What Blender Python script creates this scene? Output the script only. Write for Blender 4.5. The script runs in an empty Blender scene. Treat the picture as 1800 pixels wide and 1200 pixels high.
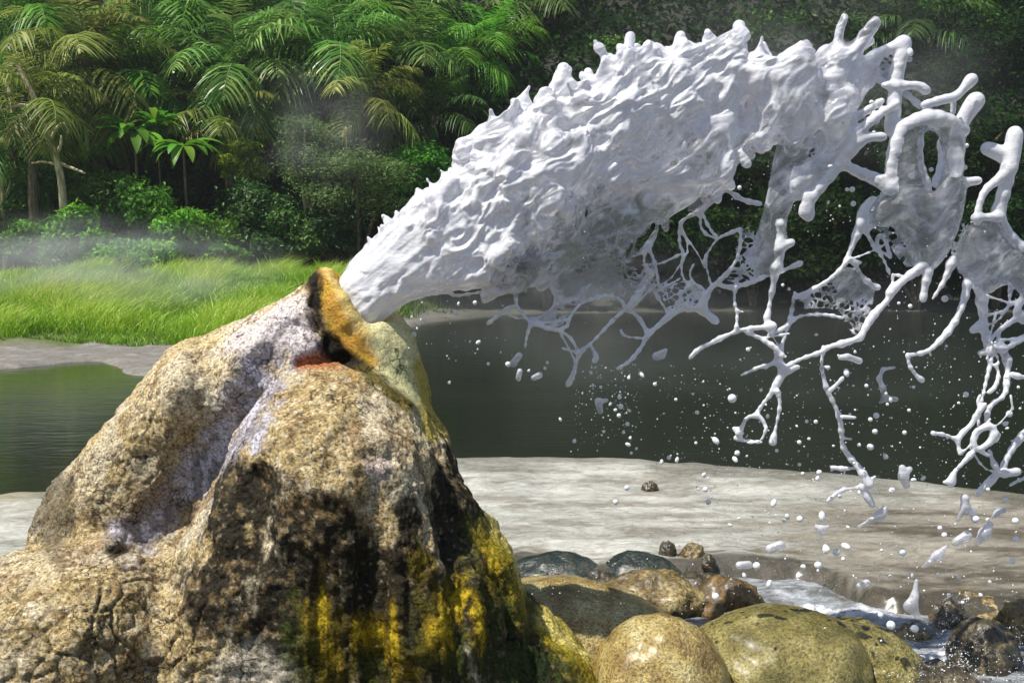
import bpy, math, random
import numpy as np
from mathutils import Vector, Matrix

random.seed(7)
RNG = np.random.default_rng(7)
scene = bpy.context.scene
COL = scene.collection

# ------------------------------------------------------------------ camera
CAM_H, F, HORIZON = 1.6, 1750.0, 430.0
PITCH = math.atan((600 - HORIZON) / F)
CP, SP = math.cos(PITCH), math.sin(PITCH)


def at(px, py, Y):
    """point of the picture (in 1800x1200 pixels) at distance Y"""
    t = Y / (F * CP + (600 - py) * SP)
    return Vector(((px - 900) * t, Y, CAM_H + t * (-F * SP + (600 - py) * CP)))


def to_px(p):
    x, y, z = p[..., 0], p[..., 1], p[..., 2] - CAM_H
    d = y * CP - z * SP
    return np.stack([900 + F * x / d, 600 - F * (y * SP + z * CP) / d], -1)


def ground_y(py, z=0.0):
    """distance of the point of height z seen at picture row py"""
    dz = (z - CAM_H)
    k = (-F * SP + (600 - py) * CP) / (F * CP + (600 - py) * SP)
    return dz / k


cam_d = bpy.data.cameras.new('camera')
cam = bpy.data.objects.new('camera', cam_d)
COL.objects.link(cam)
cam_d.sensor_width = 36
cam_d.lens = F / 1800 * 36
cam_d.clip_end = 400
cam.location = (0, 0, CAM_H)
cam.rotation_euler = (math.pi / 2 - PITCH, 0, 0)
scene.camera = cam

# ------------------------------------------------------------------ light
SUN_EL, SUN_AZ = math.radians(63), math.radians(-116)      # azimuth from +Y, clockwise
sun_dir = Vector((math.sin(SUN_AZ) * math.cos(SUN_EL), math.cos(SUN_AZ) * math.cos(SUN_EL), math.sin(SUN_EL)))
sd = bpy.data.lights.new('sun', 'SUN')
sd.energy = 5.0
sd.angle = math.radians(0.6)
sd.color = (1, 0.95, 0.86)
so = bpy.data.objects.new('sun', sd)
so.rotation_euler = sun_dir.to_track_quat('Z', 'Y').to_euler()
COL.objects.link(so)
w = bpy.data.worlds.new('World')
scene.world = w
w.use_nodes = True
nt = w.node_tree
bg = nt.nodes['Background']
sky = nt.nodes.new('ShaderNodeTexSky')
sky.sky_type = 'NISHITA'
sky.sun_disc = False
sky.sun_elevation = SUN_EL
sky.sun_rotation = SUN_AZ
nt.links.new(sky.outputs[0], bg.inputs[0])
bg.inputs[1].default_value = 0.082
vs = scene.view_settings
vs.view_transform = 'Standard'
vs.look = 'None'
vs.exposure = 0.46
vs.gamma = 1
scene.cycles.use_denoising = True
scene.cycles.max_bounces = 8
scene.cycles.transparent_max_bounces = 12
scene.cycles.volume_bounces = 0


# ------------------------------------------------------------------ objects
def tag(o, label=None, cat=None, group=None, kind=None):
    if label: o['label'] = label
    if cat: o['category'] = cat
    if group: o['group'] = group
    if kind: o['kind'] = kind
    return o


def empty(name, loc=(0, 0, 0), rz=0):
    o = bpy.data.objects.new(name, None)
    o.location = loc
    o.rotation_euler = (0, 0, rz)
    o.empty_display_size = .1
    COL.objects.link(o)
    return o


def np_mesh(name, v, f, smooth=True, normals=None, col=None, attrs=None):
    """mesh from numpy arrays; f is (M,3) or (M,4)"""
    v = np.asarray(v, np.float32); f = np.asarray(f, np.int32)
    me = bpy.data.meshes.new(name)
    me.vertices.add(len(v)); me.vertices.foreach_set('co', v.ravel())
    n = f.shape[1]
    me.loops.add(f.size); me.loops.foreach_set('vertex_index', f.ravel())
    me.polygons.add(len(f)); me.polygons.foreach_set('loop_start', np.arange(0, f.size, n, dtype=np.int32))
    me.polygons.foreach_set('use_smooth', np.full(len(f), smooth))
    me.update(calc_edges=True)
    if col is not None:
        a = me.color_attributes.new('Col', 'FLOAT_COLOR', 'POINT')
        c4 = np.ones((len(v), 4), np.float32); c4[:, :3] = col
        a.data.foreach_set('color', c4.ravel())
    for k, val in (attrs or {}).items():
        a = me.attributes.new(k, 'FLOAT', 'POINT')
        a.data.foreach_set('value', np.asarray(val, np.float32).ravel())
    if normals is not None:
        me.normals_split_custom_set_from_vertices(np.asarray(normals, np.float32))
    return me


def obj(name, me, mat=None, parent=None, loc=None):
    o = bpy.data.objects.new(name, me)
    if mat is not None and not me.materials: me.materials.append(mat)
    COL.objects.link(o)
    if parent is not None: o.parent = parent
    if loc is not None: o.location = loc
    return o


# ------------------------------------------------------------------ noise
def _hash(ix, iy, iz, s=0):
    h = (ix.astype(np.uint32) * np.uint32(374761393) + iy.astype(np.uint32) * np.uint32(668265263)
         + iz.astype(np.uint32) * np.uint32(2246822519) + np.uint32((s * 3266489917) & 0xffffffff))
    h = (h ^ (h >> np.uint32(13))) * np.uint32(1274126177)
    h = (h ^ (h >> np.uint32(16))) * np.uint32(2654435761)
    h ^= h >> np.uint32(15)
    return (h & np.uint32(0xffffff)).astype(np.float32) / 16777215.0


def vnoise(p, s=0):
    p = np.asarray(p, np.float32)
    i = np.floor(p).astype(np.int32); f = p - i
    u = f * f * f * (f * (f * 6 - 15) + 10)
    r = 0
    for a in (0, 1):
        wx = u[..., 0] if a else 1 - u[..., 0]
        for b in (0, 1):
            wy = u[..., 1] if b else 1 - u[..., 1]
            for c in (0, 1):
                wz = u[..., 2] if c else 1 - u[..., 2]
                r = r + wx * wy * wz * _hash(i[..., 0] + a, i[..., 1] + b, i[..., 2] + c, s)
    return r * 2 - 1


def fbm(p, octv=4, s=0, gain=.5):
    r, a = 0, 1.0
    p = np.asarray(p, np.float32)
    for k in range(octv):
        r = r + a * vnoise(p * (2.03 ** k) + 17.3 * k, s + k); a *= gain
    return r


def worley(p, s=0):
    p = np.asarray(p, np.float32)
    i = np.floor(p).astype(np.int32)
    f1 = np.full(p.shape[:-1], 9, np.float32); f2 = f1.copy()
    for a in (-1, 0, 1):
        for b in (-1, 0, 1):
            for c in (-1, 0, 1):
                x, y, z = i[..., 0] + a, i[..., 1] + b, i[..., 2] + c
                d = np.sqrt((x + _hash(x, y, z, s) - p[..., 0]) ** 2 + (y + _hash(x, y, z, s + 1) - p[..., 1]) ** 2
                            + (z + _hash(x, y, z, s + 2) - p[..., 2]) ** 2)
                f2 = np.minimum(f2, np.maximum(f1, d)); f1 = np.minimum(f1, d)
    return f1, f2


def sstep(a, b, x):
    t = np.clip((x - a) / (b - a), 0, 1)
    return t * t * (3 - 2 * t)


# ------------------------------------------------------------------ shapes
def chaikin(p, n=2, closed=True):
    p = np.asarray(p, float)
    for _ in range(n):
        if closed:
            q = np.roll(p, -1, 0)
            p = np.stack([p * .75 + q * .25, p * .25 + q * .75], 1).reshape(-1, p.shape[1])
        else:
            a, b = p[:-1], p[1:]
            m = np.stack([a * .75 + b * .25, a * .25 + b * .75], 1).reshape(-1, p.shape[1])
            p = np.concatenate([p[:1], m, p[-1:]])
    return p


def poly_sdf(pts, poly):
    """signed distance to a polygon, positive inside; pts (...,2)"""
    pts = np.asarray(pts, np.float32); poly = np.asarray(poly, np.float32)
    d = np.full(pts.shape[:-1], 1e9, np.float32)
    ins = np.zeros(pts.shape[:-1], bool)
    for a, b in zip(poly, np.roll(poly, -1, 0)):
        e = b - a; wv = pts - a
        t = np.clip((wv @ e) / max(e @ e, 1e-12), 0, 1)
        d = np.minimum(d, ((wv - t[..., None] * e) ** 2).sum(-1))
        c = (pts[..., 1] >= a[1]) != (pts[..., 1] >= b[1])
        if abs(b[1] - a[1]) > 1e-12:
            ins ^= c & (pts[..., 0] < a[0] + (pts[..., 1] - a[1]) / (b[1] - a[1]) * e[0])
    d = np.sqrt(d)
    return np.where(ins, d, -d)


def line_dist(pts, line):
    pts = np.asarray(pts, np.float32); line = np.asarray(line, np.float32)
    d = np.full(pts.shape[:-1], 1e9, np.float32)
    for a, b in zip(line[:-1], line[1:]):
        e = b - a; wv = pts - a
        t = np.clip((wv @ e) / max(e @ e, 1e-12), 0, 1)
        d = np.minimum(d, ((wv - t[..., None] * e) ** 2).sum(-1))
    return np.sqrt(d)


def smin(a, b, k):
    h = np.maximum(k - np.abs(a - b), 0) / k
    return np.minimum(a, b) - h * h * k * .25


class Field:
    """a distance field on a grid, meshed with surface nets"""
    def __init__(s, lo, hi, h):
        s.lo = np.array(lo, np.float32); s.h = h
        s.n = np.ceil((np.array(hi) - s.lo) / h).astype(int) + 1
        s.f = np.full(s.n, .2, np.float32); s.l = np.zeros(s.n, np.int16)
        s.ax = [s.lo[i] + h * np.arange(s.n[i], dtype=np.float32) for i in range(3)]

    def box(s, lo, hi):
        a = np.clip(np.floor((np.array(lo) - s.lo) / s.h).astype(int), 0, s.n)
        b = np.clip(np.ceil((np.array(hi) - s.lo) / s.h).astype(int) + 1, 0, s.n)
        return tuple(slice(x, y) for x, y in zip(a, b))

    def grid(s, sl):
        return np.meshgrid(*[s.ax[i][sl[i]] for i in range(3)], indexing='ij', sparse=True)

    def add(s, sl, d, k, lab):
        f = s.f[sl]
        if f.size == 0: return
        s.l[sl] = np.where(d < f, lab, s.l[sl])
        s.f[sl] = smin(f, d, k)

    def carve(s, sl, d, k):
        f = s.f[sl]
        if f.size: s.f[sl] = -smin(-f, d, k)

    def capsule_d(s, sl, a, b, ra, rb):
        X, Y, Z = s.grid(sl)
        a = np.asarray(a, np.float32); e = np.asarray(b, np.float32) - a
        L2 = float(e @ e) + 1e-12
        t = np.clip(((X - a[0]) * e[0] + (Y - a[1]) * e[1] + (Z - a[2]) * e[2]) / L2, 0, 1)
        d = np.sqrt((X - a[0] - t * e[0]) ** 2 + (Y - a[1] - t * e[1]) ** 2 + (Z - a[2] - t * e[2]) ** 2)
        return d - (ra + (rb - ra) * t)

    def capsule(s, a, b, ra, rb, k, lab, carve=False):
        m = max(ra, rb) + k + .01
        lo = np.minimum(a, b) - m; hi = np.maximum(a, b) + m
        sl = s.box(lo, hi)
        if 0 in [x.stop - x.start for x in sl]: return
        d = s.capsule_d(sl, a, b, ra, rb)
        (s.carve(sl, d, k) if carve else s.add(sl, d, k, lab))

    def mesh(s, smooth=2):
        f = s.f; g = f < 0
        c = np.zeros(np.array(f.shape) - 1, np.uint8)
        for a in (0, 1):
            for b in (0, 1):
                for d in (0, 1):
                    c += g[a:f.shape[0] - 1 + a, b:f.shape[1] - 1 + b, d:f.shape[2] - 1 + d]
        mask = (c > 0) & (c < 8)
        idx = np.argwhere(mask).astype(np.int32)
        cid = np.full(c.shape, -1, np.int32); cid[mask] = np.arange(len(idx))
        acc = np.zeros((len(idx), 3), np.float32); cnt = np.zeros(len(idx), np.float32)
        offs = [(a, b, d) for a in (0, 1) for b in (0, 1) for d in (0, 1)]
        val = {o: f[idx[:, 0] + o[0], idx[:, 1] + o[1], idx[:, 2] + o[2]] for o in offs}
        for o in offs:
            for ax in range(3):
                if o[ax]: continue
                p = list(o); p[ax] = 1; p = tuple(p)
                va, vb = val[o], val[p]
                m = (va < 0) != (vb < 0)
                t = va[m] / (va[m] - vb[m])
                q = np.tile(np.array(o, np.float32), (m.sum(), 1)); q[:, ax] = t
                acc[m] += q; cnt[m] += 1
        v = (idx + acc / cnt[:, None]) * s.h + s.lo
        lab = s.l[idx[:, 0], idx[:, 1], idx[:, 2]]
        quads = []
        for ax in range(3):
            u, w_ = (ax + 1) % 3, (ax + 2) % 3
            sl0 = [slice(None)] * 3; sl1 = [slice(None)] * 3
            sl0[ax] = slice(0, -1); sl1[ax] = slice(1, None)
            ch = g[tuple(sl0)] != g[tuple(sl1)]
            e = np.argwhere(ch)
            ok = (e[:, u] > 0) & (e[:, w_] > 0) & (e[:, u] < f.shape[u] - 1) & (e[:, w_] < f.shape[w_] - 1)
            e = e[ok]
            ins = g[tuple(e.T)]
            qs = []
            for du, dw in ((-1, -1), (0, -1), (0, 0), (-1, 0)):
                q = e.copy(); q[:, u] += du; q[:, w_] += dw
                qs.append(cid[q[:, 0], q[:, 1], q[:, 2]])
            q = np.stack(qs, 1)
            q[~ins] = q[~ins][:, ::-1]
            quads.append(q)
        q = np.concatenate(quads)
        q = q[(q >= 0).all(1)]
        for _ in range(smooth): v = laplace(v, q, .5)
        return v, q, lab


def laplace(v, q, w_):
    n = len(v); acc = np.zeros((n, 3)); cnt = np.zeros(n)
    for i in range(q.shape[1]):
        a, b = q[:, i], q[:, (i + 1) % q.shape[1]]
        for k in range(3):
            acc[:, k] += np.bincount(a, v[b, k], n) + np.bincount(b, v[a, k], n)
        cnt += np.bincount(a, minlength=n) + np.bincount(b, minlength=n)
    cnt[cnt == 0] = 1
    return (v * (1 - w_) + acc / cnt[:, None] * w_).astype(np.float32)


def vnormals(v, q):
    a = v[q[:, 2]] - v[q[:, 0]]; b = v[q[:, -1]] - v[q[:, 1]]
    fn = np.cross(a, b)
    n = np.zeros((len(v), 3))
    for i in range(q.shape[1]):
        for k in range(3): n[:, k] += np.bincount(q[:, i], fn[:, k], len(v))
    n /= np.maximum(np.linalg.norm(n, axis=1), 1e-12)[:, None]
    return n.astype(np.float32)


def split_parts(v, q, lab, nrm, col=None, attrs=None):
    """one mesh per label with the shared normals kept; yields (label, arrays)"""
    fl = lab[q[:, 0]]
    for L in np.unique(fl):
        qq = q[fl == L]
        ids, inv = np.unique(qq.ravel(), return_inverse=True)
        yield L, v[ids], inv.reshape(qq.shape), nrm[ids], (None if col is None else col[ids]), \
            {k: a[ids] for k, a in (attrs or {}).items()}


def tube(pts, rad, n=8):
    """closed tapered tube along points"""
    pts = np.asarray(pts, float); rad = np.asarray(rad, float)
    m = len(pts)
    tan = np.gradient(pts, axis=0); tan /= np.linalg.norm(tan, axis=1)[:, None] + 1e-9
    up = np.array([0.3, 0.9, 0.1])
    s = np.cross(tan, up); s /= np.linalg.norm(s, axis=1)[:, None] + 1e-9
    t = np.cross(tan, s)
    ang = np.linspace(0, 2 * math.pi, n, endpoint=False)
    v = pts[:, None] + rad[:, None, None] * (np.cos(ang)[None, :, None] * s[:, None] + np.sin(ang)[None, :, None] * t[:, None])
    v = v.reshape(-1, 3)
    i, j = np.meshgrid(np.arange(m - 1), np.arange(n), indexing='ij')
    q = np.stack([i * n + j, i * n + (j + 1) % n, (i + 1) * n + (j + 1) % n, (i + 1) * n + j], -1).reshape(-1, 4)
    v = np.concatenate([v, pts[:1], pts[-1:]])
    caps = [(j, m * n, m * n, (j + 1) % n) for j in range(n)] and []
    c0 = np.stack([np.full(n, m * n), (np.arange(n) + 1) % n, np.arange(n), np.arange(n)], 1)
    return v, q


def join(parts):
    vs_, qs_, o = [], [], 0
    for v, q in parts:
        vs_.append(v); qs_.append(np.asarray(q) + o); o += len(v)
    return np.concatenate(vs_), np.concatenate(qs_)


# ------------------------------------------------------------------ materials
def mat(name):
    m = bpy.data.materials.new(name); m.use_nodes = True
    n = m.node_tree
    return m, n, n.nodes['Principled BSDF'], n.nodes['Material Output']


def N(n, t, **kw):
    x = n.nodes.new('ShaderNode' + t)
    for k, v in kw.items():
        if k in x.inputs: x.inputs[k].default_value = v
        else: setattr(x, k, v)
    return x


def noise_node(n, scale, detail=4, rough=.6, coord='Object', stretch=None, rot=None, dist=0):
    tc = N(n, 'TexCoord')
    src = tc.outputs[coord]
    if stretch:
        mp = N(n, 'Mapping'); mp.inputs['Scale'].default_value = stretch
        if rot: mp.inputs['Rotation'].default_value = rot
        n.links.new(src, mp.inputs[0]); src = mp.outputs[0]
    x = N(n, 'TexNoise'); x.inputs['Scale'].default_value = scale
    x.inputs['Detail'].default_value = detail; x.inputs['Roughness'].default_value = rough
    x.inputs['Distortion'].default_value = dist
    n.links.new(src, x.inputs['Vector'])
    return x


def ramp(n, src, stops):
    r = N(n, 'ValToRGB')
    e = r.color_ramp.elements
    while len(e) < len(stops): e.new(.5)
    for i, (p, c) in enumerate(stops):
        e[i].position = p; e[i].color = (*c, 1) if len(c) == 3 else c
    n.links.new(src, r.inputs[0])
    return r


def mix(n, fac, a, b, blend='MIX'):
    x = N(n, 'Mix', data_type='RGBA', blend_type=blend)
    for s, i in ((fac, 0), (a, 6), (b, 7)):
        if hasattr(s, 'links'): n.links.new(s, x.inputs[i])
        elif isinstance(s, (int, float)): x.inputs[i].default_value = s
        else: x.inputs[i].default_value = (*s, 1)
    return x.outputs[2]


def bump(n, bs, srcs):
    prev = None
    for h, dist in srcs:
        b = N(n, 'Bump'); b.inputs['Distance'].default_value = dist
        b.inputs['Strength'].default_value = 1
        n.links.new(h, b.inputs['Height'])
        if prev is not None: n.links.new(prev, b.inputs['Normal'])
        prev = b.outputs[0]
    n.links.new(prev, bs.inputs['Normal'])
# ================================================================== the rock mound
SPOUT, SHOULDER, HUMP, FOOT, FLANK = 1, 2, 3, 4, 5
MY = 3.55


def plane_poly(pts, Y):
    return np.array([[at(x, y, Y).x, at(x, y, Y).z] for x, y in pts])


lo = (at(-330, 600, 3.6).x, 2.55, -.25); hi = (at(1180, 600, 3.6).x, 4.35, 1.62)
R = Field(lo, hi, .0068)
GX, GZ = np.meshgrid(R.ax[0], R.ax[2], indexing='ij')
P2 = np.stack([GX, GZ], -1)
YY = R.ax[1][None, :, None]
FULL = (slice(None),) * 3


def lobe(poly, Y, rad, front, back, k, lab, smooth=2, tilt=0.0):
    d = poly_sdf(P2, chaikin(plane_poly(poly, Y), smooth))
    q = np.where(d > 0, rad - np.minimum(d, rad), rad - d)[:, None, :]
    yc = Y + tilt * (GZ[:, None, :] - .7)
    dy = YY - yc
    sc = np.where(dy < 0, rad / front, rad / back)
    R.add(FULL, np.sqrt(q * q + (dy * sc) ** 2) - rad, k, lab)


# back left flank, left shoulder, spout, front hump, left foot, right skirt
lobe([(30, 1010), (52, 965), (66, 920), (90, 870), (125, 820), (165, 780), (215, 740), (300, 800), (300, 1300), (30, 1300)], 3.85, .22, .28, .4, .05, FLANK)
lobe([(105, 1100), (128, 830), (172, 772), (216, 722), (252, 668), (294, 616), (345, 584), (420, 560), (470, 542), (520, 512), (552, 488), (572, 478),
      (600, 500), (640, 580), (660, 720), (640, 900), (500, 1300), (105, 1300)], 3.72, .21, .38, .45, .045, SHOULDER)
lobe([(545, 500), (570, 478), (592, 484), (640, 545), (690, 540), (722, 585), (744, 640), (754, 700), (768, 745), (800, 830), (800, 1000), (560, 1000), (520, 720)],
     3.62, .13, .2, .3, .03, SPOUT)
lobe([(410, 800), (440, 720), (478, 668), (520, 640), (575, 636), (640, 640), (700, 672), (745, 715), (778, 772), (806, 832), (826, 885), (850, 915),
      (885, 950), (908, 1005), (922, 1050), (955, 1095), (1008, 1135), (1055, 1182), (1110, 1300), (1100, 1500), (200, 1500), (230, 1150), (330, 930)],
     3.42, .33, .54, .5, .035, HUMP)
lobe([(-420, 1100), (-200, 1040), (-60, 1005), (20, 985), (100, 966), (190, 952), (250, 965), (300, 1010), (340, 1100), (360, 1250), (360, 1600), (-420, 1600)],
     3.2, .24, .42, .5, .04, FOOT)


def tile_line(pts, Y):
    return [np.array(at(x, y, Y)) for x, y in pts]


def rcarve(pts, Ys, rads, k):
    for i in range(len(pts) - 1):
        R.capsule(np.array(at(*pts[i], Ys[i])), np.array(at(*pts[i + 1], Ys[i + 1])), rads[i], rads[i + 1], k, 0, carve=True)


def front_hit(px, py):
    """first point of the rock seen through a picture point"""
    ys = np.arange(R.lo[1], R.lo[1] + R.h * R.n[1], R.h)
    t = ys / (F * CP + (600 - py) * SP)
    P = np.stack([(px - 900) * t, ys, CAM_H + t * (-F * SP + (600 - py) * CP)], -1)
    i = np.round((P - R.lo) / R.h).astype(int)
    ok = ((i >= 0) & (i < R.n)).all(1)
    i = np.clip(i, 0, R.n - 1)
    h = (R.f[i[:, 0], i[:, 1], i[:, 2]] < 0) & ok
    return P[np.argmax(h)] if h.any() else np.array(at(px, py, MY))


# the water channel, the throat, the crack and two pits are cut into the surface
def groove(pts, r, depth, k=.03):
    q = [front_hit(*p) - np.array((0, r - depth, 0)) for p in pts]
    for i in range(len(q) - 1): R.capsule(q[i], q[i + 1], r, r, k, 0, carve=True)


groove([(505, 585), (470, 640), (438, 700), (405, 755), (372, 805), (335, 850), (295, 905), (250, 945)], .065, .045, .06)
groove([(360, 610), (372, 640), (362, 700), (345, 760), (330, 810)], .05, .012, .06)
groove([(556, 500), (553, 530), (565, 570), (582, 608), (604, 634), (640, 650), (676, 676), (705, 700)], .026, .02, .02)
groove([(520, 646), (560, 634), (600, 634)], .028, .03, .02)
groove([(185, 968), (214, 964)], .022, .016, .03)
groove([(745, 730), (775, 785), (795, 840), (808, 900), (830, 960)], .03, .012, .04)
groove([(430, 860), (425, 960)], .06, .016, .08)
groove([(640, 800), (690, 805)], .02, .008, .02)
groove([(655, 900), (664, 1010), (650, 1190)], .03, .008, .06)
groove([(778, 850), (800, 960), (812, 1100)], .035, .012, .05)
groove([(868, 990), (900, 1090), (945, 1190)], .035, .016, .05)
R.capsule(np.array(at(614, 556, 3.58)), np.array(at(760, 427, 3.58)), .116, .15, .02, 0, carve=True)

lip = [(572, 492, 3.56, .010), (582, 506, 3.50, .018), (596, 532, 3.46, .025), (614, 562, 3.45, .027), (640, 588, 3.45, .022), (668, 600, 3.46, .012)]
for p0, p1 in zip(lip[:-1], lip[1:]):
    R.capsule(np.array(at(*p0[:3])), np.array(at(*p1[:3])), p0[3], p1[3], .035, SPOUT)

v, q, lab = R.mesh(2)
nrm = vnormals(v, q)
px = to_px(v)
X, Y_ = px[:, 0], px[:, 1]
warp = v + .05 * np.stack([fbm(v * 4, 3, 3), fbm(v * 4, 3, 5), fbm(v * 4, 3, 9)], -1)
f1, f2 = worley(warp * np.array([9, 9, 8]), 4)
crack = 1 - sstep(.0, .11, f2 - f1)
g1, g2 = worley(warp * 21, 14)
crack2 = 1 - sstep(.0, .14, g2 - g1)
foot_w = sstep(930, 1010, Y_) * sstep(420, 300, X)
left_w = .7 * np.maximum(foot_w * (.45 + .55 * sstep(-.2, .3, fbm(v * 3, 3, 77))), .45 * sstep(700, 800, Y_) * sstep(480, 380, X))
wet = sstep(0, 70, poly_sdf(px, [(480, 980), (560, 900), (700, 930), (800, 760), (860, 900), (1080, 1200), (1060, 1400), (480, 1400)]))
lipw = sstep(-8, 20, poly_sdf(px, [(585, 485), (650, 560), (700, 535), (760, 640), (765, 760), (700, 690), (640, 655), (600, 640), (560, 560)]))
flute = fbm(v * np.array([26, 26, 3.5]), 3, 31)
rgh = 1 - .75 * lipw
disp = (.020 * fbm(v * 4.5, 3, 1) * (1 - .6 * lipw) + .007 * fbm(v * 15, 3, 2) * rgh + .0032 * fbm(v * 52, 2, 8) * rgh
        - .016 * crack * left_w - .006 * crack2 * left_w - .003 * crack2 * (1 - left_w) * rgh + .011 * flute * wet)
v = (v + nrm * disp[:, None]).astype(np.float32)
nrm = vnormals(v, q)

# ---- stains and deposits of the rock, as colours of its surface
def C(*c): return np.array(c, np.float32)


def lay(col, m, c):
    m = np.clip(m, 0, 1)[:, None]
    return col * (1 - m) + np.asarray(c) * m


na = fbm(v * 3.2, 4, 41); nb = fbm(v * 9, 4, 51); nc = fbm(v * 30, 3, 61); nd = fbm(v * 70, 2, 71)
col = np.tile(C(.46, .355, .175), (len(v), 1))
col = lay(col, sstep(-.1, .7, na) * .7, C(.58, .49, .32))
col = lay(col, sstep(.05, .75, nb) * .65, C(.30, .19, .09))
col = lay(col, sstep(.1, .7, fbm(v * 7, 3, 81)) * .7, C(.62, .56, .42))
col = lay(col, sstep(.2, .7, nc) * .7, C(.17, .11, .05))
col = lay(col, sstep(.1, .6, -nd) * .5, C(.75, .68, .50))
wx = px + 22 * np.stack([nb, na], -1)
ch = line_dist(wx, [(520, 575), (478, 640), (440, 705), (405, 760), (370, 815), (325, 870), (270, 925), (220, 950)])
chm = sstep(54, 14, ch + 22 * nb)
col = lay(col, chm * .85, C(.27, .26, .32))
col = lay(col, chm * sstep(-.1, .4, nc) * .85, C(.66, .64, .74))
col = lay(col, sstep(70, 20, line_dist(wx, [(430, 610), (470, 585), (520, 545)]) + 20 * nc) * .75, C(.76, .70, .72))
col = lay(col, sstep(40, 5, line_dist(wx, [(340, 610), (380, 590), (440, 570)]) + 16 * nb) * .5, C(.60, .50, .25))
col = lay(col, lipw * .97, C(.74, .70, .38))
col = lay(col, lipw * sstep(.1, .6, nb) * .6, C(.50, .52, .28))
col = lay(col, sstep(26, 4, line_dist(px, [(742, 645), (754, 710), (764, 760)]) + 6 * nb) * .9, C(.50, .40, .07))
om = sstep(46, 12, line_dist(wx * .4 + px * .6, [(572, 495), (588, 540), (606, 590), (640, 630)]) + 14 * nb)
col = lay(col, om * .9, C(.60, .30, .025))
col = lay(col, om * sstep(.1, .5, nc) * .7, C(.62, .42, .05))
col = lay(col, sstep(10, 3, line_dist(px, [(572, 480), (596, 512), (622, 556), (645, 585)]) + 4 * nc) * .9, C(.70, .52, .18))
rm = sstep(22, 6, line_dist(px, [(532, 644), (565, 638), (600, 638)]) + 6 * nb)
col = lay(col, rm * .9, C(.38, .13, .04))
cr = line_dist(px, [(556, 494), (552, 525), (562, 565), (580, 606), (606, 632), (640, 650), (680, 680), (720, 712)])
col = lay(col, sstep(20, 5, cr + 9 * nb), C(.022, .018, .012))
col = lay(col, sstep(20, 7, line_dist(px, [(640, 655), (690, 690), (720, 715)]) + 6 * nb) * .5, C(.20, .17, .03))

# dark algae film
def blob(x, y, rx, ry): return 1 - np.sqrt(((px[:, 0] - x) / rx) ** 2 + ((px[:, 1] - y) / ry) ** 2)


stre = fbm(v * np.array([16, 16, 2.6]), 4, 91)
dk = np.full(len(v), -1.0)
for b in ((430, 880, 70, 85), (405, 960, 70, 130), (520, 925, 85, 75), (560, 1010, 150, 120), (790, 900, 60, 160), (640, 1020, 130, 90), (720, 1090, 270, 190), (500, 1090, 90, 150),
          (815, 880, 34, 140), (870, 1060, 130, 170), (600, 1170, 200, 140), (930, 1190, 130, 120), (370, 1060, 60, 100), (715, 905, 40, 60)):
    dk = np.maximum(dk, blob(*b))
stre2 = fbm(v * np.array([42, 42, 5]), 3, 95)
dk = sstep(-.02, .30, dk + .34 * stre + .16 * nb + .12 * nc - .02)
col = lay(col, dk * .97, C(.013, .011, .006))
col = lay(col, dk * sstep(.45, .95, nc + .5 * nb + .3 * stre2) * .75, C(.24, .17, .08))
col = lay(col, dk * sstep(.55, .95, nd + .35 * nc) * .6, C(.36, .31, .21))
# green and yellow algae, then the yellow right edge with its painted rim light
gm = np.full(len(v), -1.0)
for b in ((860, 1060, 80, 170), (780, 1130, 150, 120), (920, 1170, 130, 90), (850, 940, 40, 70), (560, 1140, 90, 110), (700, 1150, 130, 110)): gm = np.maximum(gm, blob(*b))
col = lay(col, sstep(0, .6, gm + .5 * stre2 + .2 * nb - .1) * .8, C(.040, .058, .008))
ym = np.full(len(v), -1.0)
for b in ((565, 1090, 34, 60), (690, 1130, 34, 75), (712, 1180, 40, 60), (795, 1055, 44, 55), (838, 1090, 26, 60), (740, 985, 18, 50), (580, 1150, 40, 70), (765, 1110, 40, 60), (862, 985, 20, 55), (640, 1110, 60, 40)):
    ym = np.maximum(ym, blob(*b))
ymm = sstep(0, .95, ym + .55 * stre2 + .3 * stre + .15 * nc - .12)
col = lay(col, sstep(-.45, .5, ym + .4 * stre2 + .3 * nb) * dk * .7, C(.12, .09, .008))
col = lay(col, ymm * .85, C(.33, .21, .008))
col = lay(col, ymm * sstep(.35, .9, ymm + .5 * nc) * .7, C(.50, .38, .02))
ed = line_dist(px, chaikin([(825, 870), (852, 912), (885, 950), (908, 1005), (922, 1050), (955, 1095), (1008, 1135), (1055, 1182), (1110, 1300)], 2, False))
edm = sstep(50, 6, ed + 14 * stre2 + 8 * nc) * sstep(900, 950, Y_)
col = lay(col, edm * .8, C(.36, .29, .02))
col = lay(col, sstep(14, 2, ed + 5 * nb) * sstep(900, 950, Y_) * .9, C(.60, .52, .16))  # pale outer line: rim light put into the colour over the algae
col = lay(col, sstep(18, 3, line_dist(wx * .3 + px * .7, [(925, 1045), (938, 1110), (955, 1200)]) + 7 * nb) * .9, C(.012, .022, .006))
# pale crumbs at the foot, dark pit, darkened cracks
col = lay(col, sstep(0, .5, blob(440, 1190, 90, 60) + .4 * nb) * .7, C(.60, .55, .45))
col = lay(col, sstep(-.2, .5, blob(205, 968, 26, 12) + .3 * nc), C(.03, .022, .015))
col = lay(col, crack * left_w * .85, C(.05, .038, .022))
col = lay(col, crack2 * left_w * .5, C(.10, .075, .045))
col = lay(col, sstep(-.1, .4, blob(665, 825, 30, 26) + .3 * nc) * .6, C(.62, .52, .50))
col = lay(col, sstep(0, .6, blob(90, 890, 50, 120) + .3 * nb) * .75, C(.10, .085, .06))
col = lay(col, sstep(0, .6, blob(250, 860, 110, 80) + .4 * nb) * .45, C(.17, .14, .11))

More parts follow.
